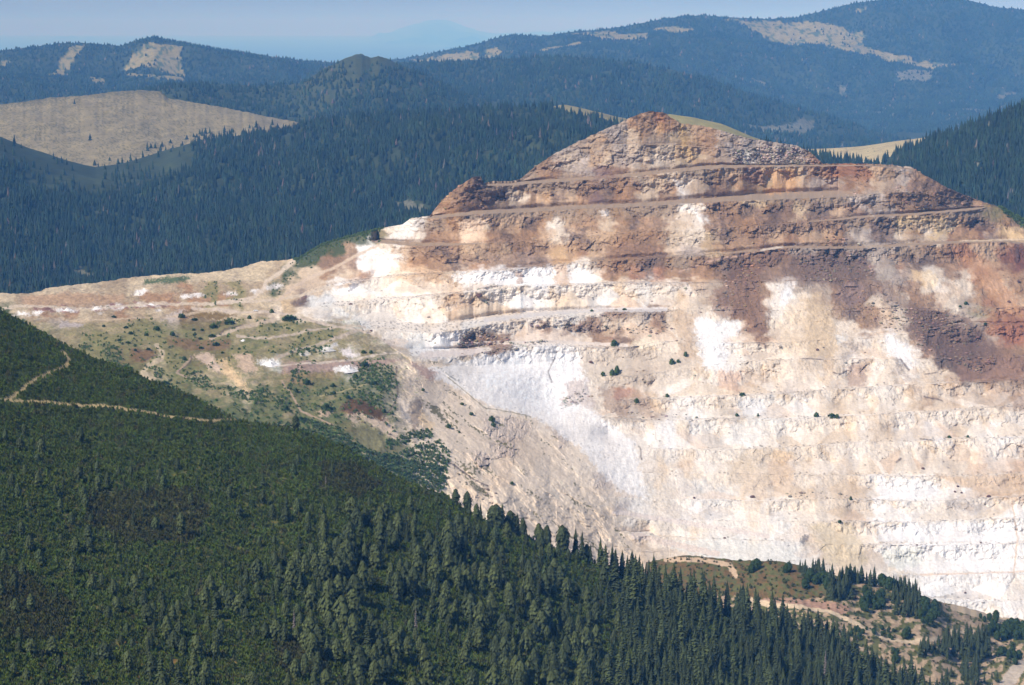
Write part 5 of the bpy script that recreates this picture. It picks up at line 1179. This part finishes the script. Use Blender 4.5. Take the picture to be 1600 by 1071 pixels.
# trees and bushes of the knoll
def knoll_trees():
    kt = []
    r_ = random.Random(9)
    def clump(x0, x1, y0, y1, n, h0, h1, kd='s', lab=''):
        for _ in range(n):
            kt.append((r_.uniform(x0, x1), r_.uniform(y0, y1), r_.uniform(h0, h1), kd, lab))
    clump(1168, 1184, 892, 898, 4, 14, 24, 'p', 'bushy green tree at the left end of the heath knoll')
    clump(1228, 1234, 894, 897, 2, 14, 18, 'p', 'small bush tree alone on the brown heath')
    clump(1248, 1262, 892, 902, 6, 16, 26, 's', 'young spruce in the small group on the knoll crest')
    clump(1268, 1292, 890, 902, 9, 18, 32, 's', 'tall young spruce on the knoll crest against the white wall')
    clump(1292, 1330, 908, 936, 46, 20, 34, 's', 'spruce in the dense dark clump in the middle of the knoll')
    clump(1260, 1292, 905, 920, 14, 12, 22, 'p', 'low round tree on the brown heath below the crest spruces')
    clump(1326, 1370, 900, 914, 24, 18, 34, 's', 'slender spruce in the crest row left of the leafy bush group')
    clump(1378, 1408, 908, 918, 14, 14, 24, 'p', 'leafy rounded tree in the crest group above the white wall foot')
    clump(1395, 1436, 912, 966, 60, 16, 30, 's', 'spruce in the dense clump running down the right of the knoll')
    clump(1345, 1380, 930, 955, 22, 10, 20, 'p', 'young bushy tree scattered between the two spruce clumps')
    clump(1440, 1470, 944, 974, 24, 10, 18, 'p', 'green bush on the slope right of the second spruce clump')
    clump(1330, 1400, 984, 1000, 22, 6, 10, 'p', 'low bush in the row along the track')
    clump(1412, 1424, 990, 998, 4, 12, 18, 'p', 'dark bush standing on the bend of the track')
    clump(1438, 1466, 1008, 1026, 16, 16, 28, 's', 'spruce in the small stand below the track')
    clump(1474, 1545, 998, 1030, 66, 20, 36, 's', 'spruce in the large dark stand at the lower right')
    clump(1505, 1530, 1030, 1062, 18, 20, 34, 's', 'spruce at the lower tip of the large dark stand')
    clump(1545, 1610, 978, 1000, 34, 12, 22, 'p', 'rounded leafy tree above the curved road')
    clump(1560, 1600, 1010, 1040, 12, 8, 16, 'p', 'bush on the bank beside the curved road')
    clump(1530, 1560, 966, 978, 8, 8, 16, 'p', 'single bush on the bare bank behind the dark stand')
    clump(1395, 1410, 1020, 1040, 6, 8, 14, 'p', 'bush on the reddish bank below the track')
    clump(1470, 1560, 1050, 1090, 22, 12, 28, 's', 'scattered spruce below the large dark stand')
    return kt
kt = knoll_trees()
singles = [k for k in kt]
singles.sort(key=lambda k: -k[2])
cnt = {'s': 0, 'p': 0}
rest_k = []
ind = 0
for x, y, hpx, kd, lb in singles:
    p = on_knoll(x, y)
    if ind < 260 and cnt[kd] < (14 if kd == 's' else 0) + 10000 * 0:
        pass
    rest_k.append((p, hpx * p[1] / F, kd, lb))
# keep under the limit for each kind together with the near slope
lim_s, lim_p = 0, 0
groups_seen = {}
SP_BUDGET, BT_BUDGET = 9999, 9999
bt_me = []
for s in range(4):
    t_ = crown_pine(300 + s, n=130, wid=0.85)
    bt_me.append(crown_me('leafy_crown', t_, lin((74, 96, 52)) * 0.62))
ksp = [crown_me('spruce_crown', t, SPC * 1.15) for t in SPR[:4]]
CLX = {}
for p, h_, kd, lb in rest_k:
    nm = 'young_spruce' if kd == 's' else 'leafy_tree'
    r_ = bpy.data.objects.new(nm, None); col.objects.link(r_)
    r_.location = p - np.array([0, 0, 0.3]); wd_ = random.uniform(.95, 1.3) if kd == 's' else random.uniform(.8, 1.15)
    r_.scale = (h_ * wd_, h_ * wd_, h_); r_.rotation_euler = (0, 0, random.random() * 6.28)
    px_, _y = proj(np.array(p)); hp_ = h_ * F / p[1]
    grp = lb
    sz_ = 'taller' if hp_ > 26 else ('short' if hp_ < 17 else 'middling')
    lb = '%s %s' % (sz_, lb.replace('tall ', '').replace('slender ', '').replace('small ', '').replace('low ', ''))
    cx_ = CLX.get(grp)
    if cx_ is None: cx_ = CLX[grp] = float(np.mean([proj(np.array(q[0]))[0] for q in rest_k if q[3] == grp]))
    lb += ', left part' if px_ < cx_ - 6 else (', right part' if px_ > cx_ + 6 else ', centre')
    tag(r_, lb, 'young spruce' if kd == 's' else 'leafy tree', grp)
    link('crown', random.choice(ksp if kd == 's' else bt_me), r_); link('trunk', trunk_me, r_)
# grass and low growth on the knoll
def dkn(x, y):
    n = fbm(x / 16, y / 9, 411, 4)
    d = np.where((dist_line(x, y, TRACK) < 4.5) | (dist_line(x, y, TRACK2) < 6) | (dist_line(x, y, TRACK3) < 10), 0, 0.35)
    return np.where((n > -0.1) & (x > 1400), d * 0.25, d)
Q4, x4, y4 = scatter(HK, 7000, dkn, 57)
r_ = np.random.default_rng(58)
merged('heath_shrubbery', Q4, 1.3 * (0.4 + r_.random(len(Q4))), 2.2 * (0.6 + 0.6 * r_.random(len(Q4))), SB[2], M_scrub, lin((88, 96, 54)) * 0.62, 0.35, 59, 'low heath and bushes covering the knoll')

# ------------------------------------------------------------------ rubble and boulders
def rock_tpl(seed):
    r_ = random.Random(seed)
    phi = (1 + 5 ** .5) / 2
    V = [(-1, phi, 0), (1, phi, 0), (-1, -phi, 0), (1, -phi, 0), (0, -1, phi), (0, 1, phi), (0, -1, -phi), (0, 1, -phi), (phi, 0, -1), (phi, 0, 1), (-phi, 0, -1), (-phi, 0, 1)]
    V = [tuple(c * 0.3 * (0.7 + 0.6 * r_.random()) for c in v) for v in V]
    Fc = [(0, 11, 5), (0, 5, 1), (0, 1, 7), (0, 7, 10), (0, 10, 11), (1, 5, 9), (5, 11, 4), (11, 10, 2), (10, 7, 6), (7, 1, 8), (3, 9, 4), (3, 4, 2), (3, 2, 6), (3, 6, 8), (3, 8, 9), (4, 9, 5), (2, 4, 11), (6, 2, 10), (8, 6, 7), (9, 8, 1)]
    return np.array(V), np.array(Fc), np.ones(12)
RUB = [([(715,540),(722,522),(745,516),(770,524),(800,528),(812,536),(790,540),(755,545),(730,546)], 1.0), ([(750,552),(790,540),(850,530),(860,534),(810,546),(765,555)], .9), ([(820,500),(850,495),(880,500),(915,496),(920,505),(980,512),(1040,510),(1050,520),(1010,528),(960,524),(905,522),(870,512),(830,512)], .5),
       ([(935,492),(960,486),(975,492),(950,500)], .9), ([(1195,228),(1240,230),(1265,240),(1284,256),(1210,258),(1140,258),(1150,236)], .9), ([(1240,400),(1350,394),(1366,428),(1330,440),(1250,438)], .9), ([(1412,480),(1500,494),(1556,560),(1530,585),(1480,560),(1436,550)], .7),
       ([(1120,466),(1140,462),(1140,490),(1116,488)], .8), ([(880,620),(920,600),(928,622),(900,636),(875,640)], .5), ([(690,300),(750,280),(756,330),(690,336)], .3), ([(1400,290),(1500,310),(1530,322),(1400,330)], .35), ([(1300,450),(1380,455),(1440,500),(1400,520),(1320,490)], .35),
       ([(1200,760),(1330,770),(1360,782),(1200,784)], .12), ([(1130,420),(1190,400),(1190,480),(1130,480)], .5), ([(1290,368),(1326,372),(1322,388),(1290,386)], .9), ([(960,640),(1090,646),(1090,656),(1000,656)], .12), ([(740,455),(770,440),(800,450),(790,456)], .35), ([(20,484),(260,474),(262,482),(20,494)], .10), ([(540,644),(600,652),(624,690),(580,680)], .12), ([(690,720),(770,760),(800,800),(740,790)], .08)]
def drub(x, y):
    d = np.full_like(x, 0.0)
    for poly, v in RUB: d = np.maximum(d, v * pip(x, y, poly))
    d = np.maximum(d, np.where((x > 640) & (y < 600), 0.008, 0.0))
    return d
Q5, x5, y5 = scatter(MINE, 110000, drub, 70)
r_ = np.random.default_rng(71)
sz5 = 0.7 + 1.9 * r_.random(len(Q5)) ** 3
cc5 = sample_chart(x5, y5, CHL, 1.0) * 0.8 * np.where(sample_chart(x5, y5, CHL, 1.0)[:, :1] > 0.5, 0.45, 0.95) * (0.6 + 0.8 * r_.random((len(Q5), 1)))
rk = rock_tpl(5)
merged('rubble', Q5, sz5 * 0.9, sz5 * 1.2, rk, M_stone, None, 0.2, 72, 'broken purple-brown stone strewn over the pit benches and slopes', colors=cc5)
bmesh_rocks = [raw_mesh('boulder', rock_tpl(80 + s)[0], rock_tpl(80 + s)[1], M_stone, np.broadcast_to(lin((112, 86, 80)) * 0.8, (12, 3))) for s in range(3)]
for x, y, s, lb in ((549,475,6,'brown boulder alone on the edge of the second bench near the haul road'),(748,462,9,'low reddish boulder heap on the tan apron'),(923,566,6,'reddish boulder at the top of the white fan'),(1575,471,5,'dark blue-grey boulder low on the rust slope'),(1592,440,5,'dark boulder high on the rust slope'),(1278,546,5,'purple boulder at the foot of the tan chute'),(1442,731,5,'round dark boulder on the cream apron'),(1543,777,7,'dark flat boulder at the end of the right bench'),
        (1431,851,4,'small dark boulder on the white lower bench'),(1532,849,4,'small boulder right on the white lower bench'),(1507,926,4,'lone boulder near the bottom of the white wall'),(1495,759,4,'topmost boulder of the cluster on the white wall'),(1491,768,4,'left boulder of the cluster on the white wall'),(1502,770,4,'right boulder of the cluster on the white wall'),(1176,777,7,'dark boulder on the ledge over the lower white wall'),(1085,778,4,'boulder on the ledge left of the larger dark one'),(1133,840,4,'boulder on the grey pit floor edge'),(581,517,4,'small dark boulder on the pit haul road')):
    p = on_mine(x, y)
    o = link('boulder', random.choice(bmesh_rocks)); k = s * p[1] / F
    o.location = p + np.array([0, -0.5, 0.1]); o.scale = (k * 1.1, k, k * 0.8); o.rotation_euler = (0.3, 0.2, random.random() * 6)
    tag(o, lb, 'boulder', 'boulders in the pit')
# white spoil heaps
def heap(x, y, wpx, hpx, c, lb, seed):
    p = on_mine(x, y); k = p[1] / F; n = 26
    th = np.linspace(0, 2 * math.pi, n, endpoint=False); rr = np.linspace(0, 1, 9)
    TH, RR = np.meshgrid(th, rr)
    rad = 1 + 0.25 * fbm(np.cos(TH) * 1.5 + seed, np.sin(TH) * 1.5, 90 + seed, 3)
    Xx = RR * rad * np.cos(TH) * wpx * 0.5 * k; Yy = RR * rad * np.sin(TH) * wpx * 0.5 * k * 1.3
    Zz = (np.cos(RR * math.pi) * 0.5 + 0.5) * hpx * k * (1 + 0.5 * fbm(Xx / 3, Yy / 3, 95 + seed, 3)) - 0.4
    V = np.stack([Xx, Yy, Zz], -1).reshape(-1, 3); i = np.arange(V.shape[0]).reshape(9, n)
    f = np.stack([i[:-1], i[1:], np.roll(i[1:], -1, 1), np.roll(i[:-1], -1, 1)], -1).reshape(-1, 4)
    Cc = lin(c) * 0.84 * (1 + 0.1 * fbm(V[:, 0] / 2, V[:, 1] / 2, 97, 3))[:, None] * np.ones((len(V), 3))
    o = link('spoil_heap', raw_mesh('spoil_heap', V, f, M_rock, Cc)); o.location = p
    tag(o, lb, 'spoil heap', 'spoil heaps on the plateau')
for a in ((422, 570, 30, 7, (244, 240, 236), 'bright white spoil heap above the green hollow, nearest the tan scars', 1), (542, 578, 38, 7, (232, 228, 224), 'wide white spoil heap under the long track, beside the dark shrubs', 2), (216, 460, 18, 4, (236, 226, 214), 'cream spoil heap alone on the brown field', 3), (513, 546, 26, 5, (210, 206, 200), 'grey-white spoil heap between the two upper tracks', 4), (380, 531, 14, 3, (238, 234, 230), 'tiny white spoil heap beside the curved track', 5), (62, 489, 16, 4, (236, 230, 226), 'white spoil heap at the left end of the heap row', 6), (108, 484, 18, 4, (240, 234, 230), 'white spoil heap in the middle of the heap row', 7), (152, 482, 18, 4, (236, 230, 226), 'white spoil heap right in the heap row', 8), (236, 477, 14, 3, (240, 236, 232), 'small white spoil heap at the right end of the heap row', 9)):
    heap(*a)

# ------------------------------------------------------------------ the parked car and the pole
import bmesh
def box(bm, cx, cy, cz, lx, ly, lz, top=1.0, bev=0.0):
    r_ = bmesh.ops.create_cube(bm, size=1.0)
    for v in r_['verts']:
        k = top if v.co.z > 0 else 1.0
        v.co = Vector((cx + v.co.x * lx * k, cy + v.co.y * ly * (0.5 + 0.5 * k), cz + v.co.z * lz))
    if bev: bmesh.ops.bevel(bm, geom=list({e for v in r_['verts'] for e in v.link_edges}), offset=bev, segments=2, affect='EDGES')
def bobj(name, bm, mat, parent=None):
    me = bpy.data.meshes.new(name); bm.to_mesh(me); bm.free(); me.materials.append(mat)
    return link(name, me, parent)
M_white = flat_mat('silver_white_paint', (0.72, 0.73, 0.75), 0.3); M_glass = flat_mat('dark_glass', (0.02, 0.022, 0.025), 0.1); M_tyre = flat_mat('rubber', (0.02, 0.02, 0.02), 0.9); M_rim = flat_mat('alloy', (0.5, 0.5, 0.5), 0.4, 0.8); M_lamp = flat_mat('tail_lamp', (0.4, 0.02, 0.02), 0.3)
cp = on_mine(401, 486)
car = bpy.data.objects.new('parked_car', None); col.objects.link(car); car.location = cp + np.array([0, 0, 0.05]); car.rotation_euler = (0, 0, R(-12))
tag(car, 'small silver-white car parked alone at the edge of the haul road above the pit', 'car')
bm = bmesh.new(); box(bm, 0, 0, 0.65, 4.3, 1.8, 0.7, 0.97, 0.1); box(bm, -0.15, 0, 1.22, 2.6, 1.6, 0.5, 0.8, 0.08); bobj('body', bm, M_white, car)
for s in (-1, 1):
    bm = bmesh.new(); box(bm, -0.15, s * 0.76, 1.2, 2.1, 0.05, 0.34, 0.82); bobj('side_window', bm, M_glass, car)
bm = bmesh.new(); box(bm, 1.08, 0, 1.18, 0.12, 1.4, 0.36, 0.8); bobj('windscreen', bm, M_glass, car)
bm = bmesh.new(); box(bm, -1.38, 0, 1.18, 0.12, 1.4, 0.34, 0.8); bobj('rear_window', bm, M_glass, car)
for wx_ in (-1.35, 1.35):
    for s in (-1, 1):
        bm = bmesh.new(); bmesh.ops.create_cone(bm, cap_ends=True, segments=20, radius1=0.34, radius2=0.34, depth=0.22)
        wh = bobj('wheel', bm, M_tyre, car); wh.rotation_euler = (R(90), 0, 0); wh.location = (wx_, s * 0.84, 0.34)
        bm = bmesh.new(); bmesh.ops.create_cone(bm, cap_ends=True, segments=16, radius1=0.2, radius2=0.2, depth=0.24)
        bobj('rim', bm, M_rim, wh)
for s in (-1, 1):
    bm = bmesh.new(); box(bm, 2.14, s * 0.62, 0.78, 0.06, 0.35, 0.16); bobj('headlight', bm, M_rim, car)
    bm = bmesh.new(); box(bm, -2.14, s * 0.68, 0.82, 0.06, 0.25, 0.2); bobj('tail_light', bm, M_lamp, car)
pp = on_knoll(1433, 934)
V = TV * [0.9, 0.9, 1.12]
o = link('bare_pole', raw_mesh('bare_pole', V, TF, M_bark, np.broadcast_to([0.12, 0.10, 0.09], V.shape)))
o.location = pp; hpole = 36 * pp[1] / F; o.scale = (hpole * 2, hpole * 2, hpole); o.rotation_euler = (0, R(3), 0)
tag(o, 'thin bare pole standing on the knoll edge in front of the white wall', 'pole')

# ------------------------------------------------------------------ air
bm = bmesh.new(); box(bm, 0, 85000, -200, 400000, 210000, 1250)
hz = bobj('haze', bm, bpy.data.materials.new('haze_air'))
m = hz.data.materials[0]; m.use_nodes = True; n = m.node_tree; n.nodes.clear()
out = n.nodes.new('ShaderNodeOutputMaterial'); pv = n.nodes.new('ShaderNodeVolumePrincipled')
pv.inputs['Color'].default_value = (0.13, 0.41, 0.95, 1)
pv.inputs['Absorption Color'].default_value = (0.84, 0.66, 0.05, 1)
pv.inputs['Density'].default_value = 5.2e-5
pv.inputs['Anisotropy'].default_value = -0.4
n.links.new(pv.outputs[0], out.inputs['Volume'])
hz['kind'] = 'stuff'
